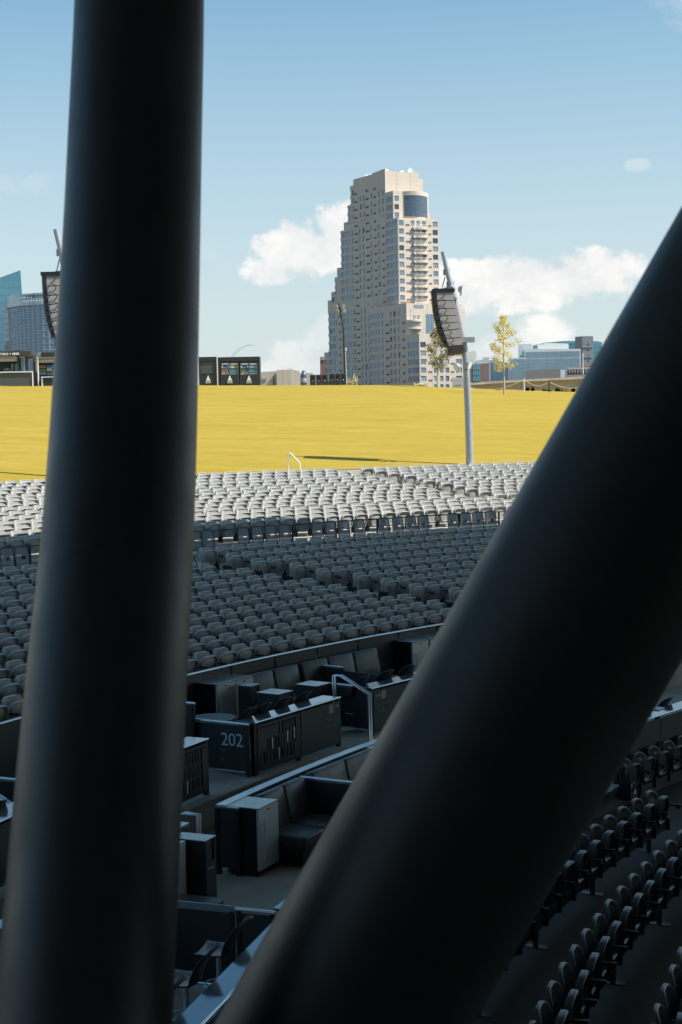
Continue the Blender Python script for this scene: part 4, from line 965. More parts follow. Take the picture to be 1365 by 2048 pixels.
def cooler(label, x0, x1, doors, shutter=False):
    e = thing('drinks_kiosk', label, 'kiosk', (kx((x0 + x1) / 2), YK, kz((x0 + x1) / 2, 774)), group='black drinks kiosks on the crest')
    kpart(e, 'housing', M['kiosk'], x0, x1, 713.5, 774, f=.25, d=2.2)
    kpart(e, 'header', M['kiosk'], x0, x1, 713.5, 722, f=.0, d=.24); kpart(e, 'side_post', M['kiosk'], x0, x0 + 3.5, 722, 774, f=.0, d=.24); kpart(e, 'side_post', M['kiosk'], x1 - 3, x1, 722, 774, f=.0, d=.24)
    for (a, b) in doors:
        kpart(e, 'lower_door', M['kiosk'], a, b, 748.5, 771.5, f=.05, d=.19); sail_mark(e, (a + b) / 2, 766)
        if shutter:
            for k in range(9): kpart(e, 'shutter_slat', M['kiosk_grey'], a + .5, b - 2, 723 + k * 2.7, 725.4 + k * 2.7, f=.12, d=.1)
            continue
        m_ = (a + b) / 2
        kpart(e, 'door_frame', M['kiosk_grey'], a - 1, a, 724, 774, f=.02, d=.2); kpart(e, 'door_frame', M['kiosk_grey'], b, b + 1.5, 724, 774, f=.02, d=.2); kpart(e, 'door_frame', M['kiosk_grey'], m_ - 1, m_ + .6, 725, 747, f=.02, d=.2)
        for s_, (c, d) in enumerate(((a, m_ - 1), (m_ + .6, b))):
            kpart(e, 'price_strip', M['white'], c + .6, d - .8, 726, 729, f=.14, d=.05)
            for r, (ya, yb) in enumerate(((729.6, 735), (736.6, 742.6), (743.8, 747.6))):
                kpart(e, 'shelf', M['galv'], c, d, yb, yb + .9, f=.1, d=.12)
                nb = 5; wv = (d - c) / nb; mt = [[0, 2, 0, 5], [3, 1, 4, 1], [2, 5, 2, 5]][r][(s_ + (0 if a < 470 else 2)) % 4]
                for k in range(nb): kpart(e, 'bottle', BLU[mt] if (k + r + s_) % 4 else BLU[(mt + 2) % 6], c + k * wv + .2, c + (k + 1) * wv - .3, ya + random.uniform(0, .8), yb, f=.14, d=.07)
    return e
cooler('black two-door drinks cooler kiosk with stocked shelves and two white triangle marks', 437, 520, [(443.5, 476), (482, 514.5)])
cooler('black drinks kiosk with a closed grey shutter beside the upright column', 398, 434, [(401, 432)], True)
kp = thing('white_post', 'white post between the two drinks kiosks', 'post', (kx(435.5), YK, kz(435.5, 774))); kpart(kp, 'post', M['white'], 434.3, 436.3, 714, 774, f=.0, d=.2)
# COCKTAILS + BEER stand
e = thing('bar_kiosk', 'open drinks stand with the sign COCKTAILS + BEER at the left edge', 'kiosk', (kx(20), YK, kz(20, 776)))
kpart(e, 'sign_band', M['signband'], -60, 64, 702.5, 712, f=-.2, d=3.2)
kpart(e, 'fascia', M['tan'], -60, 34, 712.5, 715, f=.1, d=.3); kpart(e, 'fascia', M['tan'], -60, 34.5, 717, 723, f=.1, d=.3); kpart(e, 'back_wall', M['kiosk'], -60, 38, 715, 774, f=2.0, d=.3)
kpart(e, 'post', M['kiosk'], 35, 38.5, 712, 774, f=.0, d=.3); kpart(e, 'post', M['kiosk'], 50, 52, 713, 744, f=.0, d=.3); kpart(e, 'post', M['white'], 48.5, 50, 714, 744, f=.1, d=.2); kpart(e, 'post', M['kiosk'], 53, 56, 713, 744, f=.1, d=.3)
kpart(e, 'window_pane', BLU[5], 40, 48, 716, 743.5, f=.6, d=.1)
for y in (724, 737): kpart(e, 'window_bar', M['galv'], 40, 48, y, y + 1, f=.5, d=.08)
kpart(e, 'window_pane', BLU[5], 17, 33, 726, 743, f=1.6, d=.1); kpart(e, 'window_bar', M['kiosk'], 21, 24, 726, 743, f=1.5, d=.08)
for k in range(6): kpart(e, 'crate', M['tan'] if k % 2 else BLU[3], 1 + (k % 3) * 5, 5.5 + (k % 3) * 5, 735 + 5 * (k // 3), 739.5 + 5 * (k // 3), f=1.6, d=.2)
kpart(e, 'counter_top', M['white'], -60, 65.5, 743.5, 745.6, f=-.35, d=1.0); kpart(e, 'counter_front', M['kiosk_grey'], -60, 7, 746.2, 774, f=-.2, d=.2); kpart(e, 'counter_front', M['kiosk_grey'], 7.4, 65, 746.2, 774, f=-.2, d=.2); kpart(e, 'counter_post', M['white'], 65, 66.5, 745, 774, f=-.3, d=.2)
me = text_mesh('COCKTAILS + BEER', .33, .01, 'RIGHT', 1.15, .016); me.materials.clear(); me.materials.append(M['white']); me.transform(Matrix.Translation((kx(40.5) - e.location.x, -.25, kz(40, 709.4) - e.location.z)) @ Matrix.Rotation(PI / 2, 4, 'X')); t2 = bpy.data.objects.new('lettering', me); COL.objects.link(t2); t2.parent = e
e = thing('bar_kiosk', 'second open drinks stand with stocked fridges half hidden by the upright column', 'kiosk', (kx(110), YK, kz(110, 776)))
kpart(e, 'sign_band', M['kiosk'], 83, 180, 704, 712, f=-.2, d=3.2); kpart(e, 'fascia', M['tan'], 78, 180, 712.5, 716, f=.1, d=.3); kpart(e, 'fascia', M['tan'], 70, 180, 718, 724, f=.2, d=.3); kpart(e, 'back_wall', M['kiosk'], 70, 180, 716, 774, f=1.4, d=.3)
kpart(e, 'post', M['kiosk'], 66.5, 70, 716, 774, f=.1, d=.3); kpart(e, 'post', M['white'], 75.5, 77.5, 714, 774, f=-.1, d=.2)
for r in range(5): 
    kpart(e, 'shelf', M['galv'], 72, 88, 733 + r * 7, 734 + r * 7, f=1.2, d=.15); kpart(e, 'shelf', M['galv'], 90, 106, 733 + r * 7, 734 + r * 7, f=1.2, d=.15)
    for k in range(6): kpart(e, 'bottle', BLU[(r * 2 + (k > 3)) % 6], 90 + k * 2.6, 92 + k * 2.6, 728.5 + r * 7, 733 + r * 7, f=1.22, d=.1); kpart(e, 'bottle', BLU[(r + 3) % 6], 72 + k * 2.6, 74 + k * 2.6, 729 + r * 7, 733 + r * 7, f=1.22, d=.1)
kpart(e, 'counter_top', M['white'], 86, 180, 752.5, 754, f=-.35, d=1.0); kpart(e, 'counter_front', M['kiosk'], 87.5, 180, 754.5, 774, f=-.2, d=.2); kpart(e, 'counter_post', M['white'], 83, 86, 753, 774, f=-.2, d=.2)
me = text_mesh('SNACKS', .33, .01, 'LEFT', 1.12); me.materials.clear(); me.materials.append(M['white']); me.transform(Matrix.Translation((kx(107.5) - e.location.x, -.25, kz(108, 711) - e.location.z)) @ Matrix.Rotation(PI / 2, 4, 'X')); t2 = bpy.data.objects.new('lettering', me); COL.objects.link(t2); t2.parent = e
bpy.data.objects.remove(t2)
e = thing('lean_to', 'pale sloping shed roof between the two open drinks stands', 'shed', (kx(70), YK + 4, kz(70, 776)))
mb = MB(); a = [(56, 716), (64, 707.5), (82, 704.5), (82, 709), (74, 714), (58, 718.5)]
pts = [at_Y(x, y, YK + 3.5) for x, y in a]; hy = Vector((0, .4, 0)); mb.add([p - hy for p in pts] + [p + hy for p in pts], [tuple(range(6)), tuple(range(11, 5, -1))] + [(i, (i + 1) % 6, 6 + (i + 1) % 6, 6 + i) for i in range(6)]); mb.build('roof', M['galv'], e, world=True)
kpart(e, 'wall', M['tan'], 56, 66, 717, 774, f=3.5, d=.5)

# ------------------------------------------------------------------ trees
M['bark'] = mat('pale_bark', (.42, .38, .31), .9, var=.25, vs=6)
def tree(label, px, ybase, ytop, ybot, wpx, Y, cols, seed, nl=2400, leaf=.11, density=1.0):
    rnd = random.Random(seed); b = at_Y(px, ybase, Y); top = at_Y(px + (ytop - ybase) * -.02 * 0, ytop, Y); H = top.z - b.z; zc0 = at_Y(px, ybot, Y).z - b.z; W = wpx / (FPX / Y)
    e = thing('young_tree', label, 'tree', (b.x, b.y, b.z - .05), group='young trees on the lawn')
    mb = MB(); tr = [(0, 0, 0), (.02, 0, H * .3), (-.03, .02, H * .55), (.04, 0, H * .8), (0, 0, H * .97)]; mb.tube(tr, [.10, .075, .055, .035, .01], 8)
    tips = []
    for k in range(46):
        t = zc0 / H * .88 + (1 - zc0 / H * .88) * (k / 46) * .97; z = H * t; rel = (z - zc0) / (H - zc0); R = W / 2 * max(.10, math.sin(PI * min(1, max(0.0, rel) * .72 + .26)) ** .9) * rnd.uniform(.65, 1.12)
        a = rnd.uniform(0, 2 * PI); zz = z + R * rnd.uniform(.25, .6); p1 = Vector((math.cos(a) * R, math.sin(a) * R, min(zz, H * .99)))
        p0 = Vector((0, 0, z * .96)); mid = p0.lerp(p1, .5) + Vector((0, 0, -.08)); mb.tube([p0, mid, p1], [.022, .014, .006], 4, caps=False)
        tips.append((p0, p1, R))
        for _ in range(3):
            s = rnd.uniform(.4, .95); q = p0.lerp(p1, s); q2 = q + Vector((rnd.uniform(-1, 1), rnd.uniform(-1, 1), rnd.uniform(-.2, 1))) * .28; mb.tube([q, q2], [.008, .004], 3, caps=False); tips.append((q, q2, .3))
    mb.build('trunk', M['bark'], e)
    groups = [MB() for _ in cols]
    for k in range(nl):
        p0, p1, R = rnd.choice(tips); s = rnd.uniform(.35, 1.08); c = p0.lerp(p1, s) + Vector((rnd.gauss(0, .12), rnd.gauss(0, .12), rnd.gauss(0, .12)))
        n_ = Vector((rnd.gauss(0, 1), rnd.gauss(0, 1), rnd.gauss(0, 1))).normalized(); u = n_.orthogonal().normalized(); v = n_.cross(u); L = leaf * rnd.uniform(.6, 1.25)
        gi = min(len(cols) - 1, int(abs(noise.noise(c * 1.3 + Vector((seed, 0, 0)))) * 2.6 * len(cols) * .6 + rnd.random() * 1.1))
        groups[gi].add([c - u * L, c - v * L * .5, c + u * L, c + v * L * .5], [(0, 1, 2, 3)])
    for mb2, col in zip(groups, cols):
        if mb2.v: stuff(mb2.build('crown', col, e))
LY = [leaf_mat('leaf_pale', (.80, .74, .48)), leaf_mat('leaf_yellow', (.78, .64, .16)), leaf_mat('leaf_gold', (.66, .50, .08))]
LO = [leaf_mat('leaf_olive', (.40, .37, .20)), leaf_mat('leaf_grey_green', (.58, .56, .42)), leaf_mat('leaf_dark_olive', (.16, .15, .07))]
P = lawn_point(1009, 788.5)
tree('young tree with sparse yellow leaves and a slim trunk right of the speaker pole', 1009, 788.5, 627, 737, 66, P.y if P else 150, LY, 3, 1900, .105)
P = lawn_point(874, 775.5)
tree('young olive-leaved tree left of the speaker pole in front of the tower', 876, 775.5, 655, 736, 48, (P.y if P else 165), LO, 5, 2300, .12)
# pale flowering shrubs on the crest
def shrub(label, x0, x1, ytop, seed, cols, n_=260):
    rnd = random.Random(seed); Y = CY_ + 1; a = at_Y(x0, 772, Y); c = at_Y(x1, 772, Y); zt = at_Y(x0, ytop, Y).z; zb = a.z; e = thing('shrub', label, 'shrub', ((a.x + c.x) / 2, Y, zb - .1), group='pale shrubs on the crest'); W = (c.x - a.x) / 2; H = zt - zb
    gs = [MB() for _ in cols]; st = MB()
    for k in range(7):
        x = rnd.uniform(-W, W); st.tube([(x * .6, 0, 0), (x, rnd.uniform(-.2, .2), H * rnd.uniform(.6, 1))], [.02, .008], 4)
    for k in range(n_):
        x = rnd.uniform(-W, W); h = H * (.45 + .55 * abs(noise.noise(Vector((x * 2.2, seed, 0))) * 2)) ; c0 = Vector((x, rnd.uniform(-.4, .4), rnd.uniform(.0, min(H, h)) + .1)); nn = Vector((rnd.gauss(0, 1), rnd.gauss(0, 1), rnd.gauss(0, 1))).normalized(); u = nn.orthogonal().normalized(); v = nn.cross(u); L = .08 * rnd.uniform(.6, 1.4)
        rnd.choice(gs).add([c0 - u * L, c0 - v * L * .6, c0 + u * L, c0 + v * L * .6], [(0, 1, 2, 3)])
    st.build('stems', M['bark'], e); stuff(e.children[0])
    for g_, cl in zip(gs, cols): stuff(g_.build('leaves', cl, e))
LP = [mat('leaf_cream', (.66, .60, .40), .7), mat('leaf_straw', (.55, .48, .24), .7)]
shrub('pale cream shrub on the crest right of the litter bins', 695, 716, 748, 1, LP, 420)
shrub('low pale shrub on the crest near the young olive tree', 829, 856, 763, 2, LP, 300)
shrub('tuft of pale leaves above the right block of litter bins', 671, 677, 741, 3, LP, 60)
shrub('tuft of pale leaves left of the right block of litter bins', 656, 660, 757, 4, LP, 60)
shrub('small dark weeds at the right end of the crest wall foot', 908, 925, 768, 6, LO, 150)
# rope fence
Y = 160
posts = [(942, 774, 777), (1049.5, 757, 779.5), (1099, 762, 781), (1180, 766, 784)]
e = thing('rope_fence', 'low rope fence with thin posts along the right crest', 'fence', at_Y(1049, 780, Y)); tops = []
for k, (x, y0, y1) in enumerate(posts):
    a = at_Y(x, y1 + 1, Y); c = at_Y(x, y0, Y); mb = MB(); mb.box(a.x - .055, a.x + .055, Y - .05, Y + .05, a.z - .3, c.z); mb.build('post', M['white'] if k != 2 else M['hardware'], e, world=True); tops.append(at_Y(x, y0 + 2, Y))
for a, c in zip(tops, tops[1:]):
    mb = MB(); mb.tube([a.lerp(c, t / 10) + Vector((0, 0, -.55 * math.sin(PI * t / 10))) for t in range(11)], .03, 5); mb.build('rope', mat('rope', (.62, .48, .26), .8), e, world=True)
rnd = random.Random(4)
e = thing('weeds', 'scattered dark weeds along the foot of the crest wall', 'weeds', at_Y(1060, 783, 165)); mb = MB()
for (xc, wd, hh) in ((1056, 5, 9), (1066, 4, 10), (1117, 9, 9), (1147, 5, 10), (1128, 20, 3), (995, 8, 3), (1098, 10, 3), (1090, 5, 4)):
    for k in range(40 if hh > 5 else 26):
        x = xc + rnd.gauss(0, wd / 3); a = at_Y(x, crest_y(x) + 1.0, 167); t_ = at_Y(x + rnd.uniform(-3, 3), crest_y(x) - rnd.uniform(.3, 1) * hh, 167); mb.add([a + Vector((-.05, 0, 0)), a + Vector((.05, 0, 0)), t_], [(0, 1, 2)])
stuff(mb.build('blades', mat('weed_green', (.05, .055, .02), .8), e, world=True)); tag(e, kind=None)

# white stair rail and pale bin at the right end of the cross aisle
P = at_z(1028, 1014, zh(3.56)); e = thing('handrail', 'short white handrail at the right end of the cross aisle beside the sunlit seats', 'handrail', P)
q = [Vector((P.x - .25, P.y, P.z)), Vector((P.x - .25, P.y, P.z + .55)), Vector((P.x - .12, P.y + .1, P.z + .62)), Vector((P.x + .22, P.y + .3, P.z + .42)), Vector((P.x + .22, P.y + .3, P.z))]
mb = MB(); mb.tube(q, .022, 8); mb.build('rail', M['white'], e, world=True)
P = at_z(1003, 1040, zh(3.56)); e = thing('waste_bin', 'pale grey bin standing at the right end of the cross aisle', 'bin', P)
mb = MB(); mb.lathe([(.17, 0), (.20, .02), (.22, .42), (.24, .43), (.24, .47)], 14); mb.build('body', M['galv'], e); mb = MB(); mb.lathe([(.23, .472), (.20, .50)], 14); mb.build('lid', M['hardware'], e)
# ------------------------------------------------------------------ town behind the lawn
M['tan_wall'] = mat('tan_precast', (.52, .445, .385), .85, var=.07, vs=.12)
def panelled(name, col, gx, gz, dark=.78, var=.06):
    "precast cladding with fine joints every gx / gz metres (fine relief only)"
    m = mat(name, col, .85, var=var, vs=.1); t = m.node_tree; b = t.nodes['Principled BSDF']
    src = b.inputs['Base Color'].links[0].from_socket; tcn = N(t, 'ShaderNodeTexCoord'); sp = N(t, 'ShaderNodeSeparateXYZ'); t.links.new(tcn.outputs['Object'], sp.inputs[0])
    zl = math_n(t, 'LESS_THAN', math_n(t, 'FRACT', math_n(t, 'DIVIDE', sp.outputs[2], gz)), .05)
    xs = math_n(t, 'ADD', math_n(t, 'MULTIPLY', sp.outputs[0], .8), math_n(t, 'MULTIPLY', sp.outputs[1], -.6)); xl = math_n(t, 'LESS_THAN', math_n(t, 'FRACT', math_n(t, 'DIVIDE', xs, gx)), .06)
    mx = N(t, 'ShaderNodeMixRGB', blend_type='MULTIPLY'); t.links.new(math_n(t, 'MAXIMUM', zl, xl), mx.inputs[0]); t.links.new(src, mx.inputs[1]); mx.inputs[2].default_value = (dark, dark, dark, 1); t.links.new(mx.outputs[0], b.inputs['Base Color'])
    return m
M['tower'] = panelled('tower_cladding', (.58, .49, .41), 3.0, 1.65)
M['vent'] = mat('brick_vent', (.20, .095, .07), .8)
GL = [mat('window_blue', (.19, .26, .34), .14, metal=.4, spec=.9), mat('window_grey', (.26, .29, .32), .2, metal=.2, spec=.8), mat('window_dark', (.02, .03, .045), .1, spec=.9), mat('window_pale', (.28, .33, .37), .3)]
GM = {}
NWIN = [0]
def hdir(v): v = Vector((v[0], v[1])); return v.normalized()
class Face:
    "vertical wall plane: origin O (x,y), horizontal direction D, outward normal Nn"
    def __init__(s, O, D, Nn): s.O = Vector((O[0], O[1])); s.D = hdir(D); s.N = hdir(Nn)
    def u(s, x, y):
        d = ray(x, y); # ray (d.x,d.y)*t = O + u D
        det = d.x * (-s.D.y) + s.D.x * d.y
        t = (s.O.x * (-s.D.y) + s.D.x * s.O.y) / det; return (d.x * t - s.O.x) * s.D.x + (d.y * t - s.O.y) * s.D.y
    def z(s, x, y):
        d = ray(x, y); det = d.x * (-s.D.y) + s.D.x * d.y; t = (s.O.x * (-s.D.y) + s.D.x * s.O.y) / det; return CAM_Z + d.z * t
    def pt(s, u, o=0.0): p = s.O + s.D * u + s.N * o; return p
    def box(s, mb, u0, u1, z0, z1, o0, o1):
        P = [s.pt(u0, o0), s.pt(u1, o0), s.pt(u1, o1), s.pt(u0, o1)]; mb.prism([(p.x, p.y) for p in P], z0, z1)
PANES = []
def facade(e, F, u0, u1, zt, zb, wins, floors, wmat, th=.45, hgt=2.05):
    """front wall of block u0..u1 between zb and zt as slabs with real openings: wins = [(ua,ub)], floors = [z of window sill]"""
    mb = MB(); a, b = min(u0, u1), max(u0, u1); zprev = zb; fl = sorted(z for z in floors if zb - hgt < z < zt - hgt - .3)
    for z in fl:
        zs = max(z, zb + .01)
        if zs > zprev: F.box(mb, a, b, zprev, zs, -th, 0)
        x = a
        for (ua, ub) in sorted((max(a, min(w)), min(b, max(w))) for w in wins):
            if ub - ua < .3: continue
            if ua > x + .02: F.box(mb, x, ua, zs, z + hgt, -th, 0)
            PANES.append((e, F, ua, ub, zs, z + hgt, th)); x = ub
        if x < b - .02: F.box(mb, x, b, zs, z + hgt, -th, 0)
        zprev = z + hgt
    if zprev < zt: F.box(mb, a, b, zprev, zt, -th, 0)
    return mb.build('wall', wmat, e, world=True)
def block(mb, pts, z0, z1): mb.prism([(p[0], p[1]) for p in pts], z0, z1)
# ---- the tall tower
al, be = R_(58.5), R_(25.0)
aD = Vector((-math.cos(al), math.sin(al))); bD = Vector((math.cos(be), math.sin(be))); nL = Vector((-math.sin(al), -math.cos(al))); nR = Vector((math.sin(be), -math.cos(be)))
K1 = at_Y(796, 436, 600); K1 = Vector((K1.x, K1.y))
T = thing('apartment_tower', 'tall beige stepped apartment tower with bands of blue windows and balconies', 'tower', (K1.x, K1.y, 0.2))
FL_ = Face(K1, aD, nL); FR_ = Face(K1, bD, nR)
zbase = 12.0
zwin0 = FR_.z(800, 450.2)                      # sill of the top floor windows of the middle block
FH = 16.42 * 600 / FPX
floors = [zwin0 + FH * k for k in range(-26, 6)]
steps = [(707, 357), (700.4, 372), (695, 411), (688, 445), (681, 462), (674.6, 536), (669.6, 555), (663, 584), (656, 601), (649, 705)]
Lpat = [(682.2, 702.3), (705.2, 709.3), (720.2, 723.8), (727.2, 731.6), (742.6, 746.8), (757.8, 762.4), (773.6, 795.5)]
Lpat_hi = [(690, 702.3), (705.2, 709.3), (720.2, 723.8), (727.2, 731.6), (742.6, 746.8), (757.8, 762.4), (765.5, 769.6), (773.6, 786)]
Lpat_lo = [(650.5, 655), (657, 675.5), (688, 706), (708.7, 713.5), (723.7, 728), (731, 735.4), (744, 748), (759, 763)]
def us(F, pat, y): return [(F.u(a, y), F.u(b, y)) for a, b in pat]
xs = [x for x, _ in steps]
core = MB()
prev = None
ztops = []
for i, (x, y) in enumerate(steps):
    ztops.append(FL_.z(x, y))
uR = {'hi': FL_.u(770.7, 360), 'mid': FL_.u(786.8, 410), 'lo': 0.0}
zH, zM, zL = FL_.z(770.7, 385), FL_.z(786.8, 434), None
zL = FR_.z(800, 434.5)
ztop_main = FL_.z(708, 357); zc_top = FL_.z(748, 341)
def col_block(u0, u1, zt, zb, pat, tag_):
    facade(T, FL_, u0, u1, zt, zb, pat, floors, M['tower'])
# top tier (x 707-770): solid head then windows
pl = us(FL_, Lpat, 540); ph = us(FL_, Lpat_hi, 420); plo = us(FL_, Lpat_lo, 690)
z_split = FL_.z(700, 447)
uA = [FL_.u(x, y + 4) for x, y in steps]
zs_lo = FL_.z(690, 606)
# column nearest the corner
col_block(uR['lo'], uR['mid'], zL, zbase, pl, 0)
col_block(uR['mid'], uR['hi'], zH, zL, ph, 0); col_block(uR['mid'], uR['hi'], zL, zbase, pl, 0)
zsolid = FL_.z(740, 372)
mbh = MB(); FL_.box(mbh, uR['hi'], uA[0], FL_.z(735, 372), ztop_main - .3, -.45, 0); mbh.build('wall', M['tower'], T, world=True)
col_block(uR['hi'], uA[0], FL_.z(735, 372), z_split, ph, 0); col_block(uR['hi'], uA[0], z_split, zs_lo, pl, 0); col_block(uR['hi'], uA[0], zs_lo, zbase, plo, 0)
for i in range(1, len(steps)):
    zt = ztops[i]; zb = zbase
    if zt > z_split + 1: col_block(uA[i - 1], uA[i], zt, z_split, ph, 0); col_block(uA[i - 1], uA[i], z_split, zs_lo, pl if i < 5 else plo, 0)
    else: col_block(uA[i - 1], uA[i], zt, min(zt, zs_lo), pl if i < 5 else plo + us(FL_, [(670.5, 674), (664, 667.5), (657, 668)], 580), 0)
    col_block(uA[i - 1], uA[i], min(zt, zs_lo), zbase, plo, 0)
# solid mass behind the facades
DEP = 34
def mass(F, u0, u1, zb, zt, dirn, depth, back=.46, name='core', xlim=None):
    if xlim:
        for dd_ in range(340, 5, -1):
            q_ = F.pt(u0, -back) + dirn * (dd_ * .1)
            if proj((q_.x, q_.y, zt))[0] < xlim: depth = dd_ * .1; break
    m2 = MB(); P = [F.pt(u0, -back), F.pt(u1, -back), F.pt(u1, -back) + dirn * depth, F.pt(u0, -back) + dirn * depth]; block(m2, P, zb, zt); return m2.build('storey_core', M['tan_wall'] if name == 'core' else name, T, world=True)
coreM = mat('tower_inner', (.30, .27, .24), .9)
mass(FL_, .46, uR['mid'], zbase, zL - .02, bD, DEP, name=M['tower'], xlim=872); mass(FL_, uR['mid'] + .46, uR['hi'], zbase, zH - .02, bD, DEP, name=M['tower'], xlim=845)
mass(FL_, uR['hi'] + .46, uA[0], zbase, ztop_main - .32, bD, DEP, name=M['tower'], xlim=835)
for i in range(1, len(steps)): mass(FL_, uA[i - 1], uA[i] - .02, zbase, ztops[i] - .02, bD, 12, name=M['tower'])
# middle block, right face with balconies
RX = FR_.u(878.3, 500); zB1 = FR_.z(830, 603)
Rpat = us(FR_, [(797.5, 809), (823, 830.5), (834.5, 841.5), (845.5, 853.2), (866.8, 876.9)], 520)
facade(T, FR_, 0, RX, zL - .6, zB1, Rpat, floors, M['tower'])
m2 = MB(); P = [FR_.pt(.46, -.46), FR_.pt(RX, -.46), FR_.pt(RX, -.46) - nR * 20, FR_.pt(.46, -.46) - nR * 20]; block(m2, P, zB1 - 40, zL - .62); m2.build('storey_core', M['tower'], T, world=True)
bu0, bu1 = FR_.u(826, 520), FR_.u(856, 520)
for k in range(10):
    z = floors[26] - FH * k
    mb = MB(); n_ = 8; pts = [FR_.pt(bu0, 0)] + [FR_.pt(bu0 + (bu1 - bu0) * j / n_, .3 + 1.7 * math.sin(PI * min(max(j / n_, .12), .88)) ** .5) for j in range(n_ + 1)] + [FR_.pt(bu1, 0)]
    block(mb, pts, z - 1.45, z - .55); o = mb.build('balcony', M['tower'], T, world=True)
    mb = MB(); q = [(*FR_.pt(bu0 + (bu1 - bu0) * j / n_, .25 + 1.7 * math.sin(PI * min(max(j / n_, .12), .88)) ** .5), z + .42) for j in range(n_ + 1)]; mb.tube(q, .07, 4); mb.tube([(a_, b_, c_ - .5) for a_, b_, c_ in q], .04, 4); r_ = mb.build('railing', M['white'], T, world=True); stuff(r_)
# upper bay with curved glass
uo = uR['mid']; FR2 = Face(FL_.pt(uo), bD, nR); zBayT = FR2.z(830, 383)
m2 = MB(); P = [FR2.pt(-.1, -.5), FR2.pt(FR2.u(800, 410), -.5), FR2.pt(FR2.u(800, 410), -.5) - nR * 10, FR2.pt(-.1, -.5) - nR * 10]
facade(T, FR2, 0, FR2.u(800, 410), zH, zL, [(.6, FR2.u(800, 410) - .4)], [z + .2 for z in floors], M['tower'])
bayg = mat('bay_glass', (.11, .155, .21), .16, metal=.3)
cA, cB = FR2.u(800, 405), FR2.u(862, 405); NB = 14
def bay(j, o=0.0):
    t = j / NB; return FR2.pt(cA + (cB - cA) * t, -2.0 + 4.2 * math.sin(PI * t) + o)
zg0, zg1 = FR2.z(835, 434), FR2.z(835, 392)
mb = MB(); block(mb, [bay(j) for j in range(NB + 1)] + [FR2.pt(cB, -14), FR2.pt(cA, -14)], zg1, zBayT); block(mb, [bay(j, -.4) for j in range(NB + 1)] + [FR2.pt(cB, -14), FR2.pt(cA, -14)], zL - 1, zg1)
mb.build('bay_wall', M['tower'], T, world=True)
for j in range(NB):
    a_, b_ = bay(j, -.15), bay(j + 1, -.15)
    if j in (0, 1, NB - 1): mb = MB(); block(mb, [bay(j), bay(j + 1), bay(j + 1, -.3), bay(j, -.3)], zL, zg1); mb.build('pier', M['tower'], T, world=True); continue
    for r in range(4):
        h = (zg1 - zg0) / 4; mb = MB(); c1_, c2_ = a_.lerp(b_, .06), a_.lerp(b_, .94); block(mb, [c1_, c2_, c2_ - nR * .1, c1_ - nR * .1], zg0 + r * h + .15, zg0 + (r + 1) * h - .12); mb.build('window', bayg, T, world=True)
m2 = MB(); z_ = FR2.z(868, 428); P = [FR2.pt(cB, -3), FR2.pt(FR2.u(869, 430), -3), FR2.pt(FR2.u(869, 430), -14), FR2.pt(cB, -14)]; block(m2, P, zL - 1, FR2.z(866, 423)); m2.build('parapet_block', M['tower'], T, world=True)
# crown
FR3 = Face(FL_.pt(uR['hi']), bD, nR); zc = FR3.z(784, 341)
chA, chB, chC, chD = FR3.u(771, 360), FR3.u(784.5, 360), FR3.u(840, 360), FR3.u(851.5, 370)
zc2 = FR3.z(845, 356)
m2 = MB(); block(m2, [FR3.pt(chA, 0), FR3.pt(chB, -2.5), FR3.pt(chB, -12), FR3.pt(chA, -12)], zH, ztop_main + .5); block(m2, [FR3.pt(chB, -1.0), FR3.pt(chC, -1.0), FR3.pt(chC, -13), FR3.pt(chB, -13)], zH - 14, zc); block(m2, [FR3.pt(chC, -2.0), FR3.pt(chD, -2.0), FR3.pt(chD, -12.5), FR3.pt(chC, -12.5)], zH - 14, zc2)
m2.build('crown', M['tower'], T, world=True)
m2 = MB(); 
for (x, yt, w, kind) in ((716, 350, 3, 0), (722, 347.5, 3, 1), (731, 346, 4, 1), (757, 336, 2, 0), (762, 333, 1.5, 0), (781, 340, 1, 0), (812, 338, 2, 1), (826, 330, 2, 0), (828, 334, 4, 1), (836, 338, 1.5, 0)):
    F_ = FL_ if x < 770 else FR3; u = F_.u(x, 350); zt_ = F_.z(x, yt); p = F_.pt(u, -3); zb_ = zt_ - 5
    m2 = MB(); m2.tube([(p.x, p.y, zb_), (p.x, p.y, zt_)], .14, 5); o = m2.build('antenna', M['white'], T, world=True)
    if kind: m2 = MB(); c = Vector((p.x, p.y, zt_ - 1)); m2.tube([c + Vector((0, -.2, 0)), c + Vector((0, -.5, .1))], [.3, 1.0], 10); m2.build('dish', M['white'], T, world=True)
# ---- lower forward wing
OFF = 3.0
FL2_line = Face(K1 + nL * OFF, aD, nL)
u2 = FL2_line.u(838.8, 668); K2 = FL2_line.pt(u2); FLw = Face(K2, aD, nL); FRw = Face(K2, bD, nR)
uw0, uw1 = FLw.u(814, 650), FLw.u(738, 650)
zW1 = FLw.z(776, 611); zW2 = FLw.z(838, 667)
Wpat = us(FLw, [(740, 762.5), (765.3, 770), (781, 785.8), (788.5, 793.5), (797.3, 802), (816.5, 838.3)], 700)
facade(T, FLw, uw0, uw1, zW1, zbase, Wpat, floors, M['tower']); facade(T, FLw, 0, uw0, zW2, zbase, Wpat, floors, M['tower'])
mass(FLw, uw0, uw1 - .3, zbase, zW1 - .02, bD, 22, name=M['tower']); mass(FLw, .46, uw0, zbase, zW2 - .02, bD, 20, name=M['tower'])
RW_ = FRw.u(930, 720); Rp = us(FRw, [(841.5, 852.7), (868, 873.2), (880.3, 886.8), (891.4, 898.6), (912.3, 924.3)], 720)
facade(T, FRw, 0, RW_, zW2, zbase, Rp, floors, M['tower'])
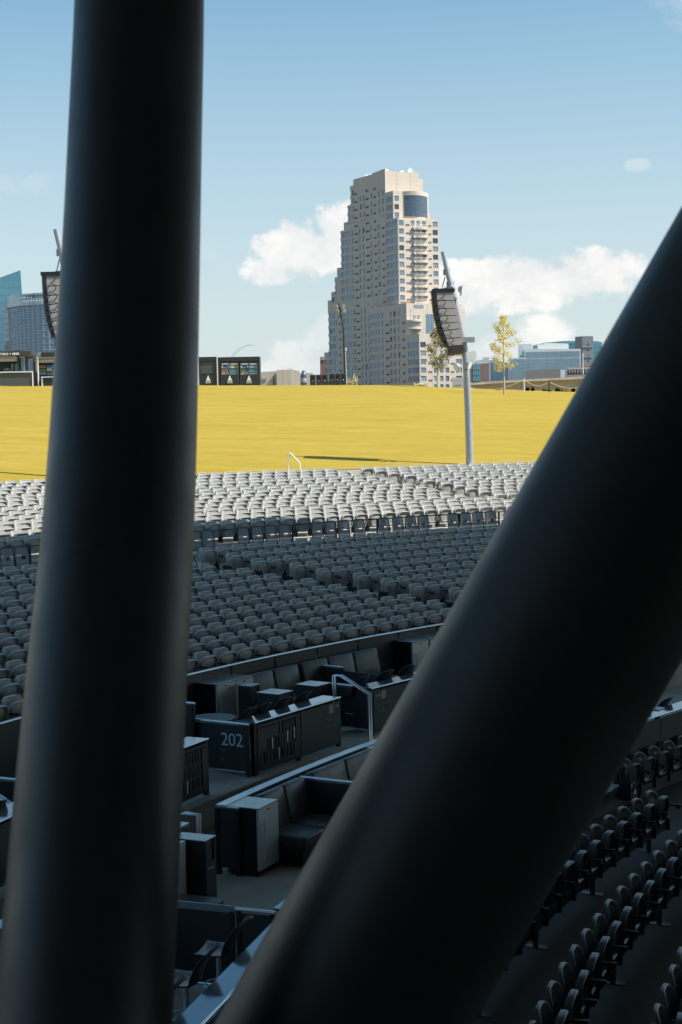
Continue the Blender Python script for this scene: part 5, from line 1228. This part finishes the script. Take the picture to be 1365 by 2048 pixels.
m2 = MB(); block(m2, [FRw.pt(.46, -.46), FRw.pt(RW_, -.46), FRw.pt(RW_, -18), FRw.pt(.46, -18)], zbase, zW2 - .02); m2.build('storey_core', M['tower'], T, world=True)
# block with tall glass behind the wing
FR4 = Face(FLw.pt(uw0 - .05), bD, nR); zX = FR4.z(850, 606); ux0, ux1 = FR4.u(822, 640), FR4.u(931, 640)
m2 = MB(); block(m2, [FR4.pt(ux0, 0), FR4.pt(ux1, 0), FR4.pt(ux1, -14), FR4.pt(ux0, -14)], zW2 - 2, FR4.z(850, 616)); block(m2, [FR4.pt(FR4.u(829, 640), -1.5), FR4.pt(ux1, -1.5), FR4.pt(ux1, -14), FR4.pt(FR4.u(829, 640), -14)], zW2, FR4.z(850, 607)); m2.build('wing_wall', M['tower'], T, world=True)
for (a_, b_, yt, yb) in ((827, 832, 630, 637), (835, 840, 630, 637), (830, 848, 609, 616), (852.5, 858, 628, 668), (858.4, 863.4, 628, 668), (863.8, 868.6, 628, 668), (814, 821, 646, 653.5), (822, 828, 646, 653.5), (829, 841, 645.5, 652)):
    ua, ub = FR4.u(a_, 640), FR4.u(b_, 640); m2 = MB(); FR4.box(m2, ua, ub, FR4.z(a_, yb), FR4.z(a_, yt), .02, .08); m2.build('window', GL[0 if yb > 660 else 1], T, world=True)
for (yt, yb) in ((639.5, 643), (654, 658.5)):
    m2 = MB(); pts = [FR4.pt(FR4.u(813 + 3.8 * j, 645), .2 + 1.8 * math.sin(PI * j / 8)) for j in range(9)]; block(m2, [FR4.pt(FR4.u(813, 645), -.5)] + pts + [FR4.pt(FR4.u(843.4, 645), -.5)], FR4.z(825, yb), FR4.z(825, yt)); m2.build('balcony', M['tower'], T, world=True)
# brick-coloured vents
vm = MB()
def vents(F, pat, zlo, zhi, y):
    for (a_, b_) in pat:
        ua, ub = F.u(a_, y), F.u(b_, y)
        for z in floors:
            if zlo < z < zhi: F.box(vm, min(ua, ub), max(ua, ub), z - .05, z + .62, .0, .06)
vents(FL_, [(711.2, 717.8), (734, 740.7), (750.2, 755)], FL_.z(715, 606), FL_.z(715, 385), 540); vents(FL_, [(766, 770.8)], FL_.z(768, 606), FL_.z(768, 450), 540)
vents(FL_, [(715, 721), (737.5, 739.5), (679.5, 683.5)], zbase, FL_.z(700, 610), 690); vents(FLw, [(772.5, 779.2)], zbase, zW1 - 5, 700); vents(FLw, [(806, 811)], zbase, zW1 - 5, 700)
vents(FR_, [(813, 821), (857.4, 864)], zB1, zL - 3, 520); vents(FRw, [(857, 864.5), (902, 909)], zbase, zW2 - 3, 720)
stuff(vm.build('vent_panels', M['vent'], T, world=True))
# window panes: the 300 widest as parts, the rest joined
PANES.sort(key=lambda p: -(p[3] - p[2]) * (p[5] - p[4]))
rest = [MB() for _ in GL]; mull = MB(); rw = random.Random(12)
for k, (e, F, ua, ub, z0, z1, th) in enumerate(PANES):
    gi = rw.choices([0, 1, 2, 3], [6, 4, .8, .8])[0]
    mb = MB() if k < 285 else rest[gi]; F.box(mb, ua + .03, ub - .03, z0 + .02, z1 - .02, -.30, -.24)
    if k < 285: mb.build('window', GL[gi], e, world=True)
    nm_ = max(1, round((ub - ua) / 1.15))
    for j in range(1, nm_):
        u = ua + (ub - ua) * j / nm_; F.box(mull, u - .045, u + .045, z0 + .02, z1 - .02, -.239, -.15)
for g_, mm in zip(rest, GL):
    if g_.v: stuff(g_.build('small_windows', mm, T, world=True))
stuff(mull.build('mullions', mat('mullion', (.22, .24, .27), .5), T, world=True))
PANES.clear()

# ---- hotel with the curved front
def curved(e, cx, cy, R, a0, a1, n_, zs, names, mats, bandm=None, th=.5): pass
YH = 760.0
ctr = at_Y(135, 640, YH + 22); Rh = 30.0
e = thing('hotel_tower', 'curved glass hotel with JW MARRIOTT lettering on its crown at the left edge', 'building', (ctr.x, ctr.y, .2))
def cyl(a, r=0.0): t = R_(a); return Vector((ctr.x - (Rh + r) * math.sin(t), ctr.y - (Rh + r) * math.cos(t)))
HG = [mat('hotel_glass', (.20, .28, .37), .15, metal=.3), mat('hotel_blind', (.30, .34, .39), .4)]
angs = [86 - 5.6 * k for k in range(24)]
zt0 = CAM_Z + (866 - 605) / FPX * (YH - 5); FHh = 12.8 * (YH - 6) / FPX
mb = MB(); block(mb, [cyl(a, -.5) for a in angs] + [(ctr.x + 20, ctr.y + 30)], .2, zt0); mb.build('core', mat('hotel_core', (.28, .32, .36), .4), e, world=True)
wc = mat('hotel_mullion', (.52, .56, .60), .4, metal=.3)
for k in range(17):
    z = zt0 - FHh * k; mb = MB(); pp = [cyl(a, .12) for a in angs] + [cyl(a, -.5) for a in reversed(angs)]; block(mb, pp, z - .28, z); mb.build('floor_band', wc, e, world=True)
for a in angs:
    mb = MB(); c = cyl(a, -.5); d = cyl(a, .05); n_ = (d - c).normalized(); s_ = Vector((-n_.y, n_.x)) * .11; block(mb, [c - s_, d - s_, d + s_, c + s_], 20, zt0); mb.build('mullion', wc, e, world=True)
for k in range(13):
    z = zt0 - FHh * k
    for j, (a, b) in enumerate(zip(angs, angs[1:])):
        if a < -12: continue
        m_a = (a + b) / 2
        for (s0, s1) in ((.06, .47), (.53, .94)):
            a_, b_ = a + (b - a) * s0, a + (b - a) * s1; mb = MB(); block(mb, [cyl(a_, -.2), cyl(b_, -.2), cyl(b_, -.3), cyl(a_, -.3)], z - FHh + .45, z - .45); mb.build('window', HG[0] if rw.random() < .75 else HG[1], e, world=True)
crn = mat('hotel_crown_glass', (.42, .47, .50), .25, metal=.1, var=.3, vs=.15)
zc1 = zt0 + 22.5 * YH / FPX
for j, (a, b) in enumerate(zip(angs, angs[1:])):
    for r in range(3):
        h = (zc1 - zt0) / 3
        for (s0, s1) in ((.03, .48), (.52, .97)):
            a_, b_ = a + (b - a) * s0, a + (b - a) * s1; mb = MB(); block(mb, [cyl(a_, .9), cyl(b_, .9), cyl(b_, .8), cyl(a_, .8)], zt0 + r * h + .1, zt0 + (r + 1) * h - .08); mb.build('crown_panel', crn, e, world=True) if a > -12 else None
mb = MB(); pp = [cyl(a, .95) for a in angs] + [cyl(a, -.5) for a in reversed(angs)]; block(mb, pp, zt0 - .15, zt0 + .08); mb.build('crown_base', wc, e, world=True)
txt = 'JW MARRIOTT'; zz = zt0 + 13.3 * YH / FPX
xx = [52, 56.5, 60, 63.5, 69, 73.5, 78.5, 83, 85.5, 90.5, 95]
for ch, px in zip(txt, xx):
    if ch == ' ': continue
    best = min((abs(proj((*cyl(a / 10, 1.0), zz))[0] - px), a / 10) for a in range(-200, 860, 2)); c = cyl(best[1], 1.05)
    me = text_mesh(ch, 2.05, .05, 'LEFT', 1.0, .06); me.materials.clear(); me.materials.append(GL[2]); me.transform(Matrix.Translation((c.x - e.location.x, c.y - e.location.y, zz - e.location.z)) @ Matrix.Rotation(R_(-best[1]), 4, 'Z') @ Matrix.Rotation(PI / 2, 4, 'X'))
    o = bpy.data.objects.new('letter', me); COL.objects.link(o); o.parent = e
# ---- slanted glass tower behind it
def flatb(name, label, cat, prof, Y, depth, m, grp=None, panes=None, pm=None, extra=None):
    "building with a frontal outline given by surveyed corners (clockwise from lower left) at distance Y"
    P = [at_Y(x, y, Y) for x, y in prof]; e = thing(name, label, cat, (P[0].x, Y, .2), group=grp); mb = MB(); n_ = len(P); qx = max(P, key=lambda p: p.x) if P[0].x < 0 else min(P, key=lambda p: p.x); hy = Vector((qx.x / Y * depth * 1.02, depth, 0))
    P = [Vector((p.x, p.y, p.z if i not in (0, n_ - 1) else 1.0)) for i, p in enumerate(P)]
    mb.add(P + [p + hy for p in P], [tuple(range(n_)), tuple(range(2 * n_ - 1, n_ - 1, -1))] + [(i, (i + 1) % n_, n_ + (i + 1) % n_, n_ + i) for i in range(n_)]); mb.build('body', m, e, world=True)
    return e
def grid(e, Y, x0, x1, y0, y1, nx, ny, pm, gap=.16, out=.12, nm='window', frame=None, sl=0.0):
    a = at_Y(x0, (y0 + y1) / 2, Y); c = at_Y(x1, (y0 + y1) / 2, Y); zt = at_Y((x0 + x1) / 2, y0, Y).z; zb = at_Y((x0 + x1) / 2, y1, Y).z; w = (c.x - a.x) / nx; h = (zt - zb) / ny
    many = nx * ny > 150; big_ = MB()
    for i in range(nx):
        for j in range(ny):
            mb = big_ if many else MB(); mb.box(a.x + i * w + w * gap / 2, a.x + (i + 1) * w - w * gap / 2, Y - out, Y - .01, zb + j * h + h * gap / 2, zb + (j + 1) * h - h * gap / 2)
            if not many: mb.build(nm, pm if not isinstance(pm, list) else pm[(i * 7 + j * 3) % len(pm)], e, world=True)
    if many: stuff(big_.build(nm + '_grid', pm if not isinstance(pm, list) else pm[0], e, world=True))
gb = mat('cyan_glass', (.13, .30, .38), .12, metal=.35, spec=.9, var=.25, vs=.03); gj = mat('glass_joint', (.08, .16, .21), .4)
Y = 820
e = flatb('glass_tower', 'cyan glass tower with a slanting top behind the curved hotel', 'building', [(-120, 760), (-120, 590), (-8, 558), (41, 540), (46.5, 640), (48, 760)], Y, 30, gj)
xs_ = [-12 + 5.9 * k for k in range(10)]; rows_y = [560 + 15.5 * k for k in range(14)]
for x0, x1 in zip(xs_, xs_[1:]):
    for y0, y1 in zip(rows_y, rows_y[1:]):
        def top(x): return 540 + (41 - x) * .372 + .8
        def rgt(y): return 41 + (y - 540) * .055
        a0, a1 = x0 + .25, min(x1 - .25, rgt(y0) - .4)
        if a1 <= a0: continue
        ya0, ya1 = max(y0 + .2 - 15 * (y0 == 560), top(a0)), max(y0 + .2 - 15 * (y0 == 560), top(a1))
        if y0 == 560: ya0, ya1 = top(a0), top(a1)
        if y1 - .3 <= ya0: continue
        if x0 < 8 and y0 > 606 and False: continue
        P = [at_Y(a0, y1 - .3, Y - .15), at_Y(a0, ya0, Y - .15), at_Y(a1, ya1, Y - .15), at_Y(a1, y1 - .3, Y - .15)]; hy = Vector((0, .12, 0)); mb = MB(); mb.add(P + [p + hy for p in P], [(0, 1, 2, 3), (7, 6, 5, 4), (0, 4, 5, 1), (1, 5, 6, 2), (2, 6, 7, 3), (3, 7, 4, 0)]); mb.build('glass_panel', gb, e, world=True)
e = flatb('hotel_side_block', 'narrow blue-grey block at the far left joining the curved hotel', 'building', [(8, 760), (8, 609), (17, 609), (20, 760)], 790, 20, mat('block_bluegrey', (.17, .21, .26), .5))
grid(e, 790, 9, 18.5, 612, 755, 2, 12, GL[1], .12)
# ---- right-hand town
wh = mat('white_facade', (.62, .62, .60), .7, var=.05, vs=.1); gr = mat('grey_facade', (.26, .25, .25), .8, var=.06, vs=.1); tg = mat('teal_glass', (.15, .33, .39), .15, metal=.3, var=.2, vs=.05); bl = mat('town_glass', (.22, .34, .42), .15, metal=.3, spec=.8, var=.25, vs=.06); brn = mat('brown_brick', (.24, .155, .135), .85, var=.1, vs=.3); red = mat('red_brick', (.30, .085, .06), .85, var=.15, vs=.4)
e = flatb('glass_office', 'long pale office block with a grid of blue-green windows right of the yellow tree', 'building', [(1017, 775), (1017, 715.5), (1050, 715), (1050, 697.5), (1162, 697.5), (1163, 775)], 520, 30, wh)
grid(e, 520, 1053, 1161, 702, 713.5, 24, 3, bl, .22); grid(e, 520, 1053, 1161, 715.5, 739, 24, 4, bl, .22); grid(e, 520, 1019, 1052, 717, 758, 8, 7, bl, .2); grid(e, 520, 1052.5, 1161, 740.5, 758, 24, 3, bl, .22); grid(e, 520, 1044, 1050, 702, 713, 1, 1, gb, .1)
e = flatb('roof_plant', 'grey-white plant room on top of the long office block', 'building', [(1076, 760), (1076, 689), (1089, 688), (1089, 685.5), (1138, 687), (1138, 760)], 528, 12, wh); 
e = flatb('pale_block', 'pale flat-roofed block behind the yellow tree', 'building', [(1037, 760), (1037, 688.5), (1064, 687.5), (1064, 760)], 535, 14, mat('pale_grey', (.50, .53, .55), .8))
e = flatb('teal_hall', 'long teal glass building with a gently curved roof behind the office block', 'building', [(1064, 770), (1066, 691), (1090, 685.5), (1125, 681.8), (1160, 681.5), (1195, 682), (1205, 684), (1206, 770)], 640, 30, tg)
grid(e, 640, 1090, 1150, 683.5, 688, 14, 1, gb, .15); grid(e, 640, 1186, 1205, 685, 745, 4, 6, gb, .15)
e = flatb('grey_tower', 'dark grey slab tower with a few small windows above the red brick building', 'building', [(1151, 770), (1151, 673.5), (1165.5, 672), (1187, 672), (1188, 770)], 600, 24, gr)
mb = MB(); a = at_Y(1151.3, 700, 600); c = at_Y(1165, 700, 600); mb.box(a.x, c.x, 599.6, 599.9, 3, at_Y(1158, 673.5, 600).z); mb.build('shade_side_strip', mat('grey_shade_tone', (.10, .11, .13), .8), e, world=True)  # shade of the left side painted as a darker strip over the front
for y in (688, 699.5, 711, 722): grid(e, 600, 1177, 1179, y - 1.6, y + 1.4, 1, 1, GL[2], .0)
for y in (694, 714): mb = MB(); a = at_Y(1166, y, 600); c = at_Y(1187, y, 600); mb.box(a.x, c.x, 599.7, 599.9, a.z, a.z + .25); mb.build('joint_band', mat('joint', (.36, .34, .33), .8), e, world=True)
e = flatb('brick_building', 'low red brick building with arched white windows beside the slanting brace', 'building', [(1135.5, 775), (1135.5, 735), (1180, 731), (1200, 731), (1200, 775)], 420, 20, red)
for k in range(9): grid(e, 420, 1138.5 + 5.6 * k, 1141 + 5.6 * k, 738 - .3 * k, 745, 1, 1, M['white'], .0)
mb = MB(); a = at_Y(1135, 735.5, 420); c = at_Y(1200, 735.5, 420); mb.box(a.x, c.x, 419.6, 419.95, a.z - .5, a.z + .1); mb.build('cornice', M['tan'], e, world=True)
e = flatb('low_grey_shed', 'long low taupe shed in front of the glass office block', 'building', [(1051, 775), (1051, 741.5), (1064, 740), (1121.5, 738.5), (1122, 775)], 380, 16, mat('taupe', (.23, .205, .19), .85))
e = flatb('white_annex', 'small white annex at the right end of the taupe shed', 'building', [(1122, 775), (1122, 739), (1131, 739.5), (1130, 775)], 382, 10, wh)
e = flatb('grey_plinth', 'dark grey low wall below the red brick building', 'wall', [(1130, 775), (1130, 750), (1200, 747), (1200, 775)], 370, 4, gr)
e = flatb('curved_glass_building', 'pale blue curved glass building left of the yellow tree', 'building', [(979, 775), (979, 721), (985, 719.5), (1000, 722), (1019, 727), (1019, 775)], 560, 24, mat('pale_joint', (.36, .42, .46), .5))
grid(e, 560, 984, 1018.5, 724, 763, 10, 9, bl, .12)
e = flatb('brown_block', 'brown brick block with a glazed bay between the speaker pole and the yellow tree', 'building', [(938, 775), (939, 729.5), (962, 727.5), (978.7, 726), (979, 775)], 500, 22, brn)
grid(e, 500, 946, 961, 729, 763, 4, 3, gb, .14)
e = flatb('white_block', 'small white block with a dark side right of the speaker pole', 'building', [(935, 775), (935, 704), (948, 701), (953.5, 703), (953.5, 775)], 620, 14, wh)
e = flatb('roof_lights', 'low white roof structures above the brown brick block', 'building', [(953, 775), (953, 721), (966, 719), (966, 714.5), (979, 714), (979, 775)], 610, 10, mat('pale_roof', (.48, .50, .5), .7))
mb = MB(); a = at_Y(1167.3, 764, 400); c = at_Y(1166.3, 706, 400); e = thing('flagpole', 'thin flagpole with a small drooping flag in front of the grey tower', 'flagpole', (a.x, a.y, a.z - 4)); mb.tube([a - Vector((0, 0, 4)), c], .12, 6); mb.build('pole', M['white'], e, world=True)
mb = MB(); f = [at_Y(1166.2, 707, 400), at_Y(1164, 709, 400), at_Y(1163.6, 713, 400), at_Y(1166.2, 712.5, 400)]; hy = Vector((0, .04, 0)); mb.add([p - hy for p in f] + [p + hy for p in f], [(0, 1, 2, 3), (7, 6, 5, 4), (0, 4, 5, 1), (1, 5, 6, 2), (2, 6, 7, 3), (3, 7, 4, 0)]); mb.build('flag', mat('flag_cloth', (.45, .25, .27), .8), e, world=True)
# retaining wall and bank on the right crest
e = flatb('retaining_wall', 'long low concrete wall and gravel bank along the right of the crest', 'wall', [(938, 790), (940, 765.5), (990, 762), (1060, 758), (1120, 755), (1175, 752), (1260, 747), (1264, 800)], 178, 3, mat('gravel_bank', (.36, .30, .255), .95, var=.25, vs=1.5, bump=.3, bs=20))
cap = MB(); q = [at_Y(x, y, 177.7) for x, y in ((938, 766.5), (990, 763), (1060, 759), (1120, 756), (1175, 753), (1260, 748))]
for a, c in zip(q, q[1:]): cap.add([a, c, c + Vector((0, 0, -.22)), a + Vector((0, 0, -.22))] + [v + Vector((0, 1.5, 0)) for v in (a, c, c + Vector((0, 0, -.22)), a + Vector((0, 0, -.22)))], [(0, 1, 2, 3), (7, 6, 5, 4), (0, 4, 5, 1), (2, 6, 7, 3)])
cap.build('coping', M['concrete'], e, world=True)
# beige low building left of the bins
bg_ = panelled('beige_panel', (.50, .44, .40), 2.2, 1.2, .88)
e = flatb('beige_building', 'low beige concrete building behind the crest between the drinks kiosk and the giant bottle', 'building', [(521, 780), (521, 744), (553.5, 742), (554, 739.5), (585, 739), (599, 742), (599, 745), (626, 746), (626, 780)], 240, 14, bg_)
mb = MB()
for (x0, x1, y0) in ((553.7, 565, 741), (565.3, 585, 739.5)): a = at_Y(x0, y0, 239); c = at_Y(x1, y0, 239); mb.box(a.x, c.x, 238.6, 239.9, 2, a.z)
mb.build('projecting_bay', bg_, e, world=True); grid(e, 240, 524, 533, 757, 762, 1, 1, GL[0], 0.0); grid(e, 240, 547, 549.5, 753, 768, 1, 1, GL[2], 0.0)
for x in (579, 584.5): mb = MB(); mb.tube([at_Y(x, 745, 241), at_Y(x, 736, 241)], .06, 5); mb.build('vent_pipe', M['galv'], e, world=True)
e = flatb('red_brick_block', 'narrow red brick block at the lower left of the tall tower', 'building', [(640.5, 780), (640.5, 714), (651, 714), (651, 780)], 590, 12, mat('brick_red_far', (.27, .12, .10), .85)); mb = MB(); a = at_Y(640.3, 714, 589.9); c = at_Y(651.2, 720, 589.9); mb.box(a.x, c.x, 589.6, 589.9, c.z, a.z + .1); mb.build('parapet', mat('parapet_mauve', (.32, .27, .28), .8), e, world=True)
e = flatb('far_beige_block', 'pale beige building seen between the tower wing and the brown block', 'building', [(905, 780), (905, 755), (940, 755), (940, 780)], 300, 8, bg_)
print('objects', len(bpy.data.objects))
